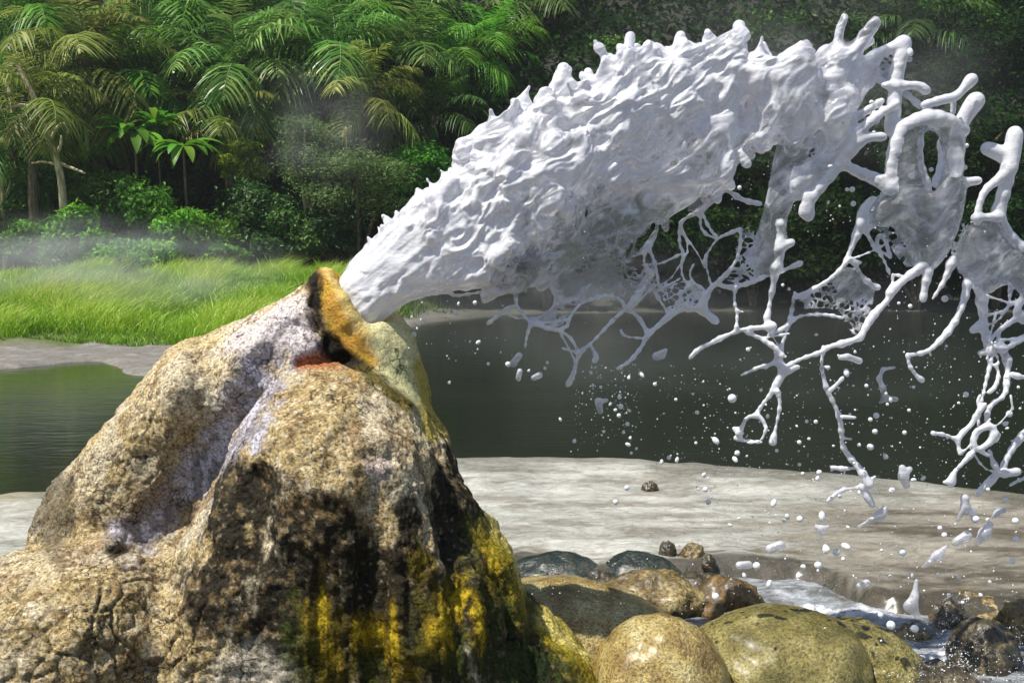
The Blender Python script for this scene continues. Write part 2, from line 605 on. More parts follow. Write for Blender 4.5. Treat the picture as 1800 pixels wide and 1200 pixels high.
m_rock, n, bs, _o = mat('mound rock')
vc = N(n, 'VertexColor', layer_name='Col')
gr = noise_node(n, 105, 5, .72)
g2_ = noise_node(n, 30, 4, .65)
rr = ramp(n, gr.outputs[0], [(.36, (.12, .10, .08)), (.45, (.70, .68, .65)), (.55, (1.12, 1.1, 1.06)), (.65, (1.75, 1.7, 1.58))])
fa_ = N(n, 'Attribute', attribute_name='fine')
c1 = mix(n, fa_.outputs['Fac'], vc.outputs[0], rr.outputs[0], 'MULTIPLY')
tc = N(n, 'TexCoord'); wp = noise_node(n, 9, 3, .6)
sc1 = N(n, 'VectorMath', operation='SCALE'); sc1.inputs['Scale'].default_value = .10
n.links.new(wp.outputs['Color'], sc1.inputs[0])
av = N(n, 'VectorMath', operation='ADD'); n.links.new(tc.outputs['Object'], av.inputs[0]); n.links.new(sc1.outputs[0], av.inputs[1])
vo = N(n, 'TexVoronoi', feature='DISTANCE_TO_EDGE'); vo.inputs['Scale'].default_value = 24
n.links.new(av.outputs[0], vo.inputs['Vector'])
ck = ramp(n, vo.outputs['Distance'], [(.012, (.10, .08, .06)), (.07, (1, 1, 1))])
cm = ramp(n, wp.outputs[0], [(.47, (0, 0, 0)), (.60, (1, 1, 1))])
c1 = mix(n, cm.outputs[0], c1, mix(n, .85, c1, ck.outputs[0], 'MULTIPLY'))
n.links.new(c1, bs.inputs['Base Color'])
wa = N(n, 'Attribute', attribute_name='wet')
mr = N(n, 'MapRange'); mr.inputs[3].default_value = .85; mr.inputs[4].default_value = .42
n.links.new(wa.outputs['Fac'], mr.inputs[0]); n.links.new(mr.outputs[0], bs.inputs['Roughness'])
ms_ = N(n, 'MapRange'); ms_.inputs[3].default_value = .2; ms_.inputs[4].default_value = .12
n.links.new(wa.outputs['Fac'], ms_.inputs[0]); n.links.new(ms_.outputs[0], bs.inputs['Specular IOR Level'])
bump(n, bs, [(g2_.outputs[0], .010), (gr.outputs[0], .008)])
wetv = np.clip(np.maximum(dk, np.maximum(edm, lipw * .7)), 0, 1)

mound = empty('geyser_mound', (at(500, 1200, 3.5).x, 3.5, 0))
tag(mound, 'big tan rock mound with dark algae stains, spouting white water from its tip', 'rock mound')
names = {SPOUT: ('spout', 'yellow and orange crusted spout mouth'), SHOULDER: ('shoulder', 'left shoulder with a blue grey water channel'),
         HUMP: ('hump', 'front hump streaked with dark and yellow algae'), FOOT: ('foot', 'cracked tan foot at the lower left'),
         FLANK: ('flank', 'dark rear left flank')}
for L, vv, qq, nn, cc, aa in split_parts(v, q, lab, nrm, col, {'wet': wetv, 'fine': .92 - .55 * np.clip(lipw + om * .6, 0, 1) - .15 * chm}):
    if L not in names: continue
    me = np_mesh(names[L][0], vv - np.array(mound.location), qq, True, nn, cc, aa)
    o = obj(names[L][0], me, m_rock, mound)
    o['label'] = names[L][1]
del R, v, q, lab, nrm, col
# ================================================================== the water jet
# (x, y, r[, depth offset]) in picture pixels at the jet's own distance JY; the jet is built there, in metres
JY = 3.6
PX = JY / F


def J(x, y, dy=0.0):
    p = at(x, y, JY)
    return np.array((p.x, JY + dy, p.z))


lo = (at(555, 600, JY).x, JY - .31, at(900, 915, JY).z); hi = (at(1850, 600, JY).x, JY + .29, at(900, 25, JY).z)
W = Field(lo, hi, .0037)
JX, JZ = np.meshgrid(W.ax[0], W.ax[2], indexing='ij')
JP = np.stack([JX, JZ], -1)
YY = W.ax[1][None, :, None]
COLUMN, SHEET, CURTAIN = 1, 2, 4
PART = {COLUMN: 'jet_column', SHEET: 'splash_sheet', CURTAIN: 'water_curtain'}
next_id = [10]


def jpoly(pts): return np.array([[J(x, y)[0], J(x, y)[2]] for x, y in pts])


def y_mid(x, z):
    """the sheet is curled: its middle swings in depth"""
    return JY + .05 * np.sin(x * 3.1 + .4) * sstep(-.3, .4, x) + .035 * vnoise(np.stack([x * 5, z * 5, x * 0], -1), 3)


YM = y_mid(JX, JZ).astype(np.float32)
W3 = fbm(np.stack([JX * 12, JZ * 12, JX * 0], -1), 3, 7)


def slab(poly, holes, rad, T, k, lab, dyc=0.0):
    d = poly_sdf(JP, chaikin(jpoly(poly), 2))
    for h in holes: d = np.minimum(d, -poly_sdf(JP, chaikin(jpoly(h), 2)))
    rad_ = rad
    q = np.where(d > 0, rad_ - np.minimum(d, rad_), rad_ - d)
    sl = W.box((JP[..., 0][d.max(1) > -.05].min(), lo[1], JP[..., 1][(d > -.05)].min()), (JP[..., 0][d.max(1) > -.05].max(), hi[1], JP[..., 1][d > -.05].max()))
    T_ = (T if np.ndim(T) else np.full(d.shape, T))[sl[0], sl[2]][:, None, :]
    dy = (YY[:, sl[1]] - (YM + dyc)[sl[0], sl[2]][:, None, :]) * rad_ / T_
    W.add(sl, np.sqrt(q[sl[0], sl[2]][:, None, :] ** 2 + dy ** 2) - rad_, k, lab)


BODY = [(592, 500), (612, 462), (650, 428), (682, 398), (722, 354), (762, 318), (800, 287), (836, 244), (884, 212), (942, 178), (1000, 154), (1050, 132),
        (1092, 112), (1132, 98), (1180, 88), (1240, 84), (1320, 96), (1362, 122), (1392, 128), (1432, 98), (1482, 90), (1504, 106), (1534, 112),
        (1530, 140), (1505, 180), (1488, 205), (1500, 240), (1492, 262), (1460, 300), (1424, 340), (1394, 356), (1370, 335), (1385, 290), (1372, 232),
        (1340, 242), (1300, 276), (1280, 318), (1235, 340), (1200, 372), (1160, 384), (1120, 395), (1112, 440), (1108, 470), (1080, 448), (1040, 440), (1010, 462), (985, 490), (945, 494), (905, 508),
        (850, 507), (790, 512), (755, 514), (715, 524), (680, 552), (645, 575)]
HOLES = [[(1304, 170), (1312, 166), (1316, 185), (1308, 200), (1302, 186)], [(1238, 236), (1250, 232), (1252, 244), (1242, 248)],
         [(1094, 320), (1118, 312), (1120, 335), (1096, 338)], [(1024, 340), (1036, 345), (1044, 380), (1030, 420), (1012, 410), (1020, 372)],
         [(1425, 230), (1442, 218), (1450, 240), (1438, 262), (1412, 285), (1396, 297), (1384, 285), (1398, 262)]]
Tmap = .112 + .075 * sstep(-.35, .2, JX) - .125 * sstep(.15, .95, JX)
Tmap = (Tmap * (1 + .25 * W3)).astype(np.float32)
LOWZ = [(850, 500), (900, 440), (985, 360), (1080, 290), (1180, 290), (1260, 300), (1300, 300), (1240, 360), (1160, 400), (1120, 470), (1080, 540), (960, 520)]
lowd = poly_sdf(JP, chaikin(jpoly(LOWZ), 2)) / PX
low = sstep(-15, 50, lowd)
RGTZ = sstep(1340, 1420, 900 + JX / PX)
Tmap = (Tmap * (1 - .62 * low)).astype(np.float32)
slab(BODY, HOLES, .15, np.maximum(Tmap, .035), .02, SHEET)
S1 = [(1372, 225), (1398, 212), (1424, 240), (1408, 300), (1392, 355), (1378, 400), (1386, 425), (1372, 440), (1366, 480), (1342, 492), (1318, 470), (1322, 420), (1338, 380), (1345, 345), (1352, 300)]
slab(S1, [], .06, .030, .02, CURTAIN)
S3 = [(1556, 235), (1575, 222), (1610, 208), (1650, 208), (1684, 222), (1692, 262), (1682, 305), (1694, 330), (1686, 372), (1668, 430), (1645, 462), (1622, 482), (1600, 476),
      (1592, 440), (1574, 412), (1560, 396), (1545, 402), (1530, 400), (1520, 380), (1535, 350), (1552, 325), (1548, 280)]
slab(S3, [[(1618, 228), (1644, 238), (1658, 280), (1644, 326), (1620, 345), (1602, 310), (1602, 255)]], .07, .05, .02, CURTAIN)
S4 = [(1690, 392), (1752, 384), (1768, 410), (1800, 440), (1850, 470), (1850, 560), (1800, 525), (1770, 498), (1745, 505), (1728, 520), (1704, 500), (1676, 478), (1668, 450)]
slab(S4, [], .07, .05, .02, CURTAIN)

# the smooth column leaving the mouth
for (a, b, ra, rb) in (((588, 578), (690, 473), .098, .108), ((690, 473), (790, 402), .108, .118)):
    W.capsule(J(*a), J(*b), ra, rb, .03, COLUMN)

# ridges and lumps along the flow, on the front and back of the sheet
bodyS = chaikin(np.array(BODY, float), 2)
rg = random.Random(21)


def flow(x, y):
    t = max(0, min(1, (x - 700) / 500))
    base = math.degrees(math.atan2(640 - y, x - 480))
    return math.radians(base + 42 * min(1, t * 1.6) * (.75 + .5 * (y < 260)))


n_r = 0
while n_r < 300:
    x, y = rg.uniform(640, 1500), rg.uniform(80, 560)
    dd = float(poly_sdf(np.array([[x, y]]), bodyS)[0])
    if dd < (6 if y < 330 - (x - 600) * .2 else 20) or (x > 1200 and rg.random() < .5): continue
    if any(poly_sdf(np.array([[x, y]]), np.array(h, float))[0] > -14 for h in HOLES): continue
    n_r += 1
    g = (x - 620) / 700
    L = rg.uniform(30, 130) * (.5 + .5 * min(1, g))
    r = rg.uniform(7, 20) * (.55 + .55 * min(1, g))
    a = flow(x, y) + rg.gauss(0, .30)
    p0 = J(x, y); T = float(np.interp(p0[0], [-.6, -.35, .2, .6, 1.0], [.10, .112, .17, .12, .06]))
    T *= 1 - .62 * float(sstep(-15, 50, poly_sdf(np.array([[x, y]]), np.array(LOWZ, float))[0]))
    u = min(1, dd * PX / .15)
    side = -1 if rg.random() < .78 else 1
    off = side * T * math.sqrt(max(0, 1 - (1 - u) ** 2)) * rg.uniform(.8, 1.06)
    ym = float(y_mid(np.array([p0[0]]), np.array([p0[2]]))[0]) - JY
    dx, dy_ = math.cos(a) * L * .6, -math.sin(a) * L * .6
    bend = rg.gauss(0, .3) * L * .4
    pts = [(x - dx, y - dy_), (x + bend * math.sin(a), y + bend * math.cos(a)), (x + dx, y + dy_)]
    rr_ = [r * .5, r, r * rg.uniform(.5, .9)]
    for i in range(2):
        W.capsule(J(*pts[i], ym + off + .01), J(*pts[i + 1], ym + off - .012 * i), rr_[i] * PX, rr_[i + 1] * PX, .04, SHEET)

# hollows between the ridges
n_r = 0
while n_r < 12:
    x, y = rg.uniform(800, 1480), rg.uniform(130, 520)
    dd = float(poly_sdf(np.array([[x, y]]), bodyS)[0])
    if dd < 22 or (y < 260 - (x - 800) * .12 and rg.random() < .6): continue
    n_r += 1
    L = rg.uniform(30, 95); r = rg.uniform(4, 10); a = flow(x, y) + rg.gauss(.1, .3)
    p0 = J(x, y); T = float(np.interp(p0[0], [-.6, -.35, .2, .6, 1.0], [.10, .112, .17, .12, .06]))
    u = min(1, dd * PX / .15); off = -T * math.sqrt(max(0, 1 - (1 - u) ** 2)) * rg.uniform(.85, 1.1)
    ym = float(y_mid(np.array([p0[0]]), np.array([p0[2]]))[0]) - JY
    dx, dy_ = math.cos(a) * L * .5, -math.sin(a) * L * .5
    W.capsule(J(x - dx, y - dy_, ym + off), J(x + dx, y + dy_, ym + off + .03), r * PX, r * .5 * PX, .02, 0, carve=True)

# the lower middle of the splash is torn open into slits and cells
ru, rw = JX * .72 + JZ * .69, -JX * .69 + JZ * .72
sc1_, sc2_ = worley(np.stack([ru * 15 + .9 * W3, rw * 30 + .9 * W3, JX * 0], -1), 178)
tear = fbm(np.stack([ru * 6, rw * 9, JX * 0 + 3], -1), 3, 61)
hole2 = np.minimum((sc2_ - sc1_ - .17) / 30, .02)
hole2 = np.where(tear + .45 * low > .12, hole2, -.01).astype(np.float32)
hole2 = np.where(low > .05, hole2, -.01)
jx0, jx1 = np.where(low.max(1) > .05)[0][[0, -1]]; jz0, jz1 = np.where(low.max(0) > .05)[0][[0, -1]]
W.f[jx0:jx1, :, jz0:jz1] = np.maximum(W.f[jx0:jx1, :, jz0:jz1], hole2[jx0:jx1, None, jz0:jz1])

# ragged upper edge
for i in range(len(bodyS)):
    x, y = bodyS[i]
    if y > 330 + (x < 760) * 120 or x < 640 or (x > 1370): continue
    if rg.random() < .55:
        r = rg.uniform(3, 8) * (.5 + .5 * min(1, (x - 600) / 500))
        h_ = rg.uniform(0, 14)
        nx, ny = -.55, -.83
        dz = rg.uniform(-.07, .05)
        W.capsule(J(x - nx * 10, y - ny * 10, dz), J(x + nx * h_ + rg.uniform(-5, 5), y + ny * h_, dz), r * 1.3 * PX, r * PX, .016, SHEET)


def strand(name, pts, k=.012, bead=True):
    """a finger or tendril of water: tapered, slightly beaded, ends rounded"""
    lab = next_id[0]; next_id[0] += 1
    PART[lab] = name
    P = np.array([(p[0], p[1], p[2], (p[3] if len(p) > 3 else 0.0)) for p in pts], float)
    if len(P) > 2:
        ends = P[[0, -1]].copy(); P = chaikin(P, 1, False); P[0], P[-1] = ends
    ph = (P[0, 0] * 13.7) % 6.28
    dz0 = .03 * math.sin(P[0, 0] * .021 + P[0, 1] * .017)
    for i in range(len(P) - 1):
        a, b = P[i], P[i + 1]
        m = max(1, int(np.hypot(*(b - a)[:2]) // 14)) if bead else 1
        for j in range(m):
            p = a + (b - a) * j / m; q_ = a + (b - a) * (j + 1) / m
            def rr(u): return max(.0034, u[2] * PX * (.56 if bead else .84) * (1 + (.26 * math.sin(u[0] * .21 + u[1] * .17 + ph) + .12 * math.sin(u[0] * .6 + u[1] * .5) if bead else 0)))
            ya, yb = [float(y_mid(np.array([J(u[0], u[1])[0]]), np.array([J(u[0], u[1])[2]]))[0]) - JY for u in (p, q_)]
            W.capsule(J(p[0], p[1], ya + dz0 + p[3]), J(q_[0], q_[1], yb + dz0 + q_[3]), rr(p), rr(q_), k, lab)


def ball(x, y, r, lab, dy=0.0):
    p = J(x, y, dy); W.capsule(p, p + 1e-4, r * PX, r * PX, .012, lab)


FINGERS = [
    [(1299, 46, 12), (1304, 72, 8), (1308, 110, 13)], [(1203, 54, 10), (1197, 80, 9), (1192, 105, 18)], [(1238, 88, 23), (1240, 120, 26)], [(1277, 80, 13), (1277, 112, 15)],
    [(1335, 84, 9), (1340, 110, 16)], [(1111, 58, 9), (1108, 85, 8), (1112, 125, 16)], [(1091, 78, 6), (1098, 98, 6), (1108, 120, 10)], [(1142, 90, 13), (1150, 120, 20)],
    [(1035, 124, 9), (1042, 150, 12)], [(1060, 124, 11), (1070, 150, 14)], [(1086, 128, 9), (1090, 150, 12)], [(997, 145, 5), (1004, 158, 4), (1014, 170, 8)], [(950, 177, 15), (965, 200, 20)],
    [(886, 203, 5), (894, 222, 5), (900, 236, 8)], [(906, 204, 7), (915, 230, 12)], [(842, 245, 10), (860, 262, 14)], [(806, 292, 9), (820, 306, 12)], [(748, 337, 9), (765, 350, 12)],
    [(730, 352, 9), (745, 366, 12)], [(676, 412, 6), (690, 425, 9)],
    [(1450, 98, 20), (1436, 130, 22), (1420, 160, 24)], [(1490, 97, 14), (1480, 125, 20)],
    [(1578, 80, 15), (1570, 112, 12), (1563, 150, 11), (1560, 190, 13), (1556, 232, 14)], [(1533, 92, 5), (1531, 120, 5), (1540, 148, 5), (1580, 164, 5), (1610, 190, 6)], [(1578, 82, 12), (1550, 92, 8), (1522, 108, 12)],
    [(1540, 155, 5), (1572, 157, 7), (1600, 156, 6), (1613, 166, 8)], [(1608, 190, 7), (1640, 181, 8), (1664, 176, 7), (1676, 163, 5), (1690, 146, 12)], [(1668, 178, 6), (1669, 200, 5)],
    [(1713, 177, 17), (1700, 198, 14), (1686, 225, 13), (1680, 260, 14), (1682, 300, 13)], [(1572, 228, 12), (1605, 214, 16), (1642, 213, 16), (1682, 232, 13)],
    [(1570, 230, 12), (1556, 265, 13), (1549, 300, 10), (1556, 335, 10)], [(1593, 311, 9), (1575, 308, 9), (1556, 300, 10)], [(1608, 245, 6), (1603, 290, 6), (1620, 332, 6)], [(1650, 250, 6), (1655, 285, 7), (1636, 326, 6)],
    [(1711, 319, 7), (1690, 321, 7), (1676, 324, 9)], [(1535, 183, 6), (1505, 203, 7), (1474, 222, 6), (1446, 240, 8)], [(1560, 188, 5), (1530, 206, 7), (1505, 226, 8), (1484, 245, 10)], [(1535, 246, 8), (1510, 246, 7), (1488, 256, 12)],
    [(1490, 258, 12), (1458, 300, 13), (1424, 340, 11), (1402, 372, 9), (1415, 384, 7)], [(1470, 290, 7), (1500, 305, 10), (1530, 318, 12), (1550, 335, 12)], [(1528, 350, 6), (1512, 372, 9), (1506, 396, 9)], [(1548, 345, 8), (1536, 375, 9), (1520, 402, 7)],
    [(1775, 236, 14), (1771, 262, 14), (1764, 290, 15), (1756, 330, 12), (1744, 382, 13)], [(1730, 262, 13), (1750, 270, 13), (1768, 278, 14)], [(1764, 295, 10), (1740, 318, 8), (1718, 336, 6), (1708, 362, 5), (1704, 390, 6)], [(1698, 384, 6), (1720, 382, 5), (1746, 382, 9)],
    [(1744, 382, 10), (1765, 412, 11), (1800, 442, 12), (1850, 470, 12)], [(1345, 264, 6), (1330, 256, 6), (1316, 256, 8)], [(1416, 376, 8), (1413, 360, 6), (1408, 344, 7)], [(1245, 150, 6), (1238, 205, 10), (1226, 222, 10)],
    [(1300, 120, 8), (1306, 160, 6), (1300, 215, 8), (1280, 250, 9)],
]
TENDRILS = [
    [(655, 562, 4), (690, 538, 4), (720, 521, 4), (760, 516, 4), (790, 512, 4), (800, 520, 4), (830, 515, 4), (870, 509, 4), (906, 514, 4)],
    [(908, 532, 4), (905, 516, 3.5), (922, 505, 4), (945, 498, 4.2), (965, 500, 4), (976, 518, 4), (975, 536, 4), (964, 549, 4), (944, 560, 4), (934, 566, 4.5)],
    [(934, 566, 4.5), (922, 556, 3.5), (910, 540, 4)], [(909, 538, 4), (895, 540, 5), (876, 554, 3), (857, 569, 5)], [(934, 566, 4), (926, 588, 4), (923, 610, 4)],
    [(934, 566, 4), (960, 574, 5), (982, 580, 4), (1000, 590, 4), (1010, 605, 4), (1019, 622, 5)],
    [(1105, 545, 5), (1072, 575, 6), (1045, 603, 6), (1020, 622, 7), (1014, 642, 5), (1009, 664, 5), (1000, 681, 8)], [(988, 612, 3), (1004, 616, 3), (1019, 622, 5)], [(1042, 612, 4), (1052, 630, 5), (1047, 638, 6)],
    [(997, 573, 5), (1000, 560, 4), (1010, 545, 4), (1020, 534, 4), (1045, 524, 5), (1072, 519, 4), (1096, 528, 4), (1102, 545, 5)],
    [(1152, 478, 9), (1140, 500, 16), (1125, 522, 15), (1110, 546, 9)], [(1108, 545, 6), (1128, 560, 7), (1138, 577, 7), (1144, 590, 8)], [(1144, 590, 8), (1132, 612, 6), (1112, 638, 6), (1088, 652, 6)],
    [(1144, 590, 8), (1168, 570, 7), (1185, 556, 8), (1208, 546, 7), (1235, 543, 7)], [(1132, 597, 4), (1102, 595, 3.5), (1094, 583, 3)], [(1152, 506, 6), (1168, 532, 5), (1184, 556, 6)],
    [(1112, 448, 6), (1116, 425, 6), (1112, 400, 6)], [(1115, 450, 4), (1138, 438, 9), (1156, 408, 6), (1160, 386, 7)], [(1142, 436, 6), (1153, 455, 5), (1160, 482, 4), (1164, 510, 4)], [(1136, 440, 4), (1134, 466, 5), (1150, 482, 8)],
    [(1164, 512, 5), (1186, 502, 4), (1204, 490, 4)],
    [(1206, 388, 3), (1200, 400, 3.4), (1201, 430, 3.4), (1208, 445, 3), (1204, 465, 3.4), (1206, 490, 3), (1222, 506, 3.2)], [(1200, 390, 3), (1222, 372, 4), (1236, 372, 4), (1250, 402, 3), (1262, 418, 4)],
    [(1232, 378, 6), (1246, 360, 6), (1262, 346, 7), (1276, 328, 7)], [(1262, 346, 6), (1257, 330, 4), (1266, 318, 6)], [(1248, 357, 4), (1237, 347, 4), (1242, 330, 7)], [(1276, 330, 6), (1290, 342, 7), (1310, 353, 7), (1336, 358, 8)],
    [(1212, 545, 8), (1236, 543, 15), (1250, 556, 11), (1262, 566, 9)], [(1236, 540, 13), (1246, 514, 10), (1262, 496, 7), (1280, 478, 6), (1292, 455, 5), (1298, 430, 5), (1298, 404, 5)],
    [(1240, 508, 4), (1222, 497, 3.4), (1216, 480, 3.4), (1224, 464, 4)], [(1252, 500, 3.4), (1244, 470, 3), (1240, 455, 5), (1252, 432, 3.4), (1262, 418, 4.5), (1280, 410, 4.5), (1300, 402, 5)], [(1262, 420, 4), (1246, 412, 5)],
    [(1266, 502, 7), (1290, 506, 7), (1318, 497, 6), (1342, 487, 8)], [(1366, 395, 14), (1368, 440, 16), (1360, 480, 14), (1356, 512, 7)], [(1386, 426, 9), (1374, 432, 8), (1364, 438, 12)], [(1404, 462, 7), (1388, 469, 5), (1370, 478, 6)],
    [(1292, 504, 6), (1290, 530, 4), (1296, 550, 4), (1292, 582, 5)], [(1297, 547, 3), (1306, 548, 3)], [(1356, 512, 7), (1351, 545, 6), (1346, 562, 8), (1352, 580, 9)],
    [(1292, 582, 5), (1312, 577, 6), (1336, 575, 8), (1356, 572, 11)], [(1294, 582, 6), (1270, 592, 7), (1250, 603, 7), (1228, 614, 7), (1214, 630, 5)], [(1308, 580, 6), (1336, 595, 6), (1358, 608, 8), (1370, 622, 9)],
    [(1370, 620, 8), (1384, 585, 5), (1395, 552, 6), (1400, 522, 7)], [(1352, 590, 6), (1380, 577, 6), (1402, 557, 5), (1430, 552, 4.5), (1456, 553, 4.5), (1478, 558, 4)], [(1398, 513, 3), (1402, 525, 9), (1440, 502, 6), (1464, 481, 6), (1484, 456, 7)],
    [(1482, 462, 7), (1490, 440, 9), (1498, 420, 10), (1508, 398, 12)], [(1499, 464, 5), (1508, 480, 4), (1520, 496, 5), (1542, 505, 8)], [(1508, 461, 8), (1496, 460, 8)],
    [(1612, 464, 14), (1582, 488, 15), (1556, 510, 12), (1553, 525, 10), (1530, 545, 12), (1512, 566, 10), (1498, 590, 11)],
    [(1498, 590, 10), (1474, 599, 10), (1446, 605, 7), (1434, 616, 5), (1402, 627, 5), (1380, 640, 7)], [(1378, 648, 11), (1366, 637, 6), (1336, 645, 4), (1306, 661, 5)], [(1370, 616, 9), (1372, 634, 8), (1379, 650, 12), (1368, 672, 12), (1357, 692, 10), (1342, 713, 6), (1333, 731, 5)],
    [(1380, 652, 10), (1392, 647, 8), (1402, 644, 7)], [(1333, 731, 5), (1316, 735, 4), (1309, 752, 5), (1302, 766, 6)], [(1332, 730, 4), (1342, 738, 4), (1346, 750, 5)], [(1295, 757, 5), (1306, 762, 6), (1307, 772, 4), (1296, 775, 5), (1316, 779, 4), (1340, 778, 6)],
    [(1366, 688, 7), (1370, 710, 6), (1364, 742, 4), (1357, 775, 10)], [(1441, 608, 5), (1437, 640, 5), (1442, 664, 6), (1447, 682, 7), (1459, 705, 6), (1470, 734, 7), (1474, 760, 7), (1477, 780, 7), (1490, 800, 8), (1508, 822, 10), (1521, 846, 12)],
    [(1446, 682, 5), (1456, 672, 3.4), (1468, 658, 5)], [(1468, 726, 5), (1490, 727, 5)], [(1474, 766, 5), (1490, 768, 4)], [(1440, 641, 5), (1446, 642, 6)], [(1506, 822, 5), (1486, 825, 5), (1465, 823, 7)], [(1520, 846, 10), (1532, 833, 6)], [(1518, 852, 10), (1500, 857, 5), (1478, 861, 6), (1455, 881, 5)], [(1514, 856, 9), (1522, 872, 8), (1530, 885, 10)],
    [(1692, 488, 11), (1684, 530, 10), (1662, 574, 8), (1632, 604, 8), (1612, 616, 6), (1580, 620, 5)], [(1624, 610, 5), (1626, 622, 6)], [(1580, 618, 4), (1582, 636, 4), (1594, 654, 5), (1606, 663, 7)],
    [(1620, 470, 12), (1614, 500, 10), (1611, 524, 10)], [(1660, 455, 12), (1645, 492, 9), (1626, 523, 6)], [(1706, 486, 16), (1716, 520, 13), (1724, 545, 9)], [(1716, 520, 8), (1722, 560, 6), (1728, 590, 7), (1738, 612, 10)], [(1732, 520, 7), (1730, 556, 5), (1736, 590, 7)],
    [(1708, 580, 11), (1718, 576, 11), (1728, 572, 9)], [(1720, 620, 9), (1730, 618, 8), (1740, 612, 10)], [(1736, 600, 6), (1756, 580, 6), (1776, 565, 9), (1800, 552, 12)], [(1760, 614, 6), (1782, 604, 6), (1810, 592, 7)], [(1755, 597, 5), (1790, 596, 5), (1815, 580, 6)], [(1728, 554, 4), (1745, 552, 3.4), (1766, 547, 4)],
    [(1800, 520, 9), (1790, 535, 7), (1784, 552, 7), (1800, 566, 7)], [(1780, 500, 6), (1776, 515, 4), (1775, 535, 4), (1790, 530, 4)],
    [(1744, 612, 9), (1738, 640, 5), (1727, 668, 4.5), (1719, 695, 5), (1714, 720, 4), (1712, 746, 5)], [(1745, 640, 4), (1750, 655, 5), (1740, 676, 5), (1727, 686, 5)], [(1752, 604, 11), (1770, 628, 11), (1772, 645, 10), (1765, 668, 8), (1758, 692, 6), (1732, 706, 6), (1724, 730, 6), (1730, 748, 8)],
    [(1768, 655, 8), (1784, 660, 7), (1812, 662, 7)], [(1760, 690, 5), (1762, 712, 6)], [(1717, 706, 5), (1704, 722, 5), (1695, 742, 5), (1680, 755, 6)], [(1712, 690, 3), (1707, 700, 4), (1710, 710, 4)],
    [(1680, 754, 5), (1670, 766, 8), (1672, 790, 4)], [(1668, 766, 5), (1648, 758, 4), (1625, 754, 8)], [(1712, 746, 5), (1700, 752, 5), (1695, 770, 7), (1700, 785, 7), (1720, 775, 6), (1732, 760, 11), (1728, 740, 8), (1712, 746, 6)], [(1740, 758, 8), (1736, 770, 6)], [(1692, 790, 9), (1676, 806, 5), (1660, 822, 6), (1656, 838, 12)], [(1643, 838, 8), (1656, 838, 9)],
    [(1726, 786, 4), (1732, 803, 7), (1738, 815, 7), (1746, 828, 5)], [(1700, 780, 4), (1715, 790, 4), (1724, 794, 4)], [(1746, 828, 6), (1768, 830, 12), (1788, 828, 11)], [(1748, 832, 6), (1738, 846, 9), (1722, 860, 6), (1718, 868, 5)], [(1760, 820, 7), (1772, 796, 7), (1790, 770, 9), (1815, 750, 14)],
    [(1780, 856, 4), (1792, 848, 4), (1815, 840, 5)], [(1512, 398, 5), (1520, 416, 3.4), (1532, 436, 3.4), (1548, 452, 3.4), (1562, 482, 4)], [(1538, 430, 4), (1538, 418, 4), (1545, 412, 4), (1556, 428, 4), (1562, 452, 6)], [(1610, 406, 7), (1596, 412, 4), (1586, 420, 6)],
]
for s_ in FINGERS: strand('finger', s_, .016, False)
for s_ in TENDRILS: strand('tendril', s_, .011, True)
ptsT = [(i, p) for i, s_ in enumerate(TENDRILS) for p in s_ if p[0] < 1790]
rt = random.Random(5); made = 0
while made < 34:                                     # hair thin threads bridging neighbouring tendrils
    (ia, a), (ib, b) = rt.sample(ptsT, 2)
    dd = math.hypot(a[0] - b[0], a[1] - b[1])
    if ia == ib or not 28 < dd < 85: continue
    made += 1
    mx_, my_ = (a[0] + b[0]) / 2 + rt.gauss(0, 8), (a[1] + b[1]) / 2 + rt.uniform(2, 16)
    strand('thread', [(a[0], a[1], 4), (mx_, my_, 2.5), (b[0], b[1], 4)], .008, True)

# lacy films between the tendrils: thin, torn into cells
cell1, cell2 = worley(np.stack([JX * 46 + 1.2 * W3, JZ * 46, JX * 0], -1), 77)
edge = cell2 - cell1
patch = fbm(np.stack([JX * 9, JZ * 9, JX * 0], -1), 3, 57)
FILMS = [
    ([(880, 512), (905, 508), (950, 490), (990, 470), (1015, 440), (1060, 430), (1112, 440), (1115, 470), (1140, 480), (1130, 515), (1100, 525), (1070, 518), (1030, 530), (1008, 548), (985, 580), (950, 572), (936, 564), (968, 548), (978, 530), (972, 505), (945, 494), (915, 504)], .6),
    ([(1010, 425), (1015, 380), (1024, 340), (1045, 350), (1055, 420), (1050, 445)], .8), ([(1090, 340), (1095, 312), (1125, 312), (1125, 345)], .8),
    ([(1380, 300), (1392, 260), (1425, 225), (1455, 210), (1452, 262), (1412, 300)], .7), ([(1165, 515), (1205, 490), (1250, 505), (1245, 540), (1205, 548), (1182, 556)], .9),
    ([(1298, 405), (1330, 395), (1345, 490), (1295, 505), (1270, 498), (1290, 470)], .55), ([(1484, 462), (1540, 500), (1530, 545), (1500, 590), (1484, 580), (1478, 545), (1440, 540), (1402, 545), (1408, 522), (1460, 486)], .5),
    ([(1515, 385), (1560, 395), (1610, 420), (1650, 440), (1600, 476), (1572, 450), (1560, 425), (1545, 405), (1520, 402)], .5), ([(1545, 340), (1690, 335), (1680, 400), (1620, 440), (1570, 410)], .3),
    ([(1672, 400), (1700, 385), (1715, 440), (1690, 470), (1668, 455)], .6), ([(1150, 460), (1160, 470), (1166, 512), (1140, 520), (1128, 480)], .6), ([(1524, 115), (1562, 100), (1562, 160), (1540, 150)], .8),
    ([(1205, 370), (1240, 340), (1260, 345), (1235, 372)], .5), ([(1120, 396), (1160, 386), (1112, 440)], .2)]
FILM = 3
PART[FILM] = 'lacy_film'
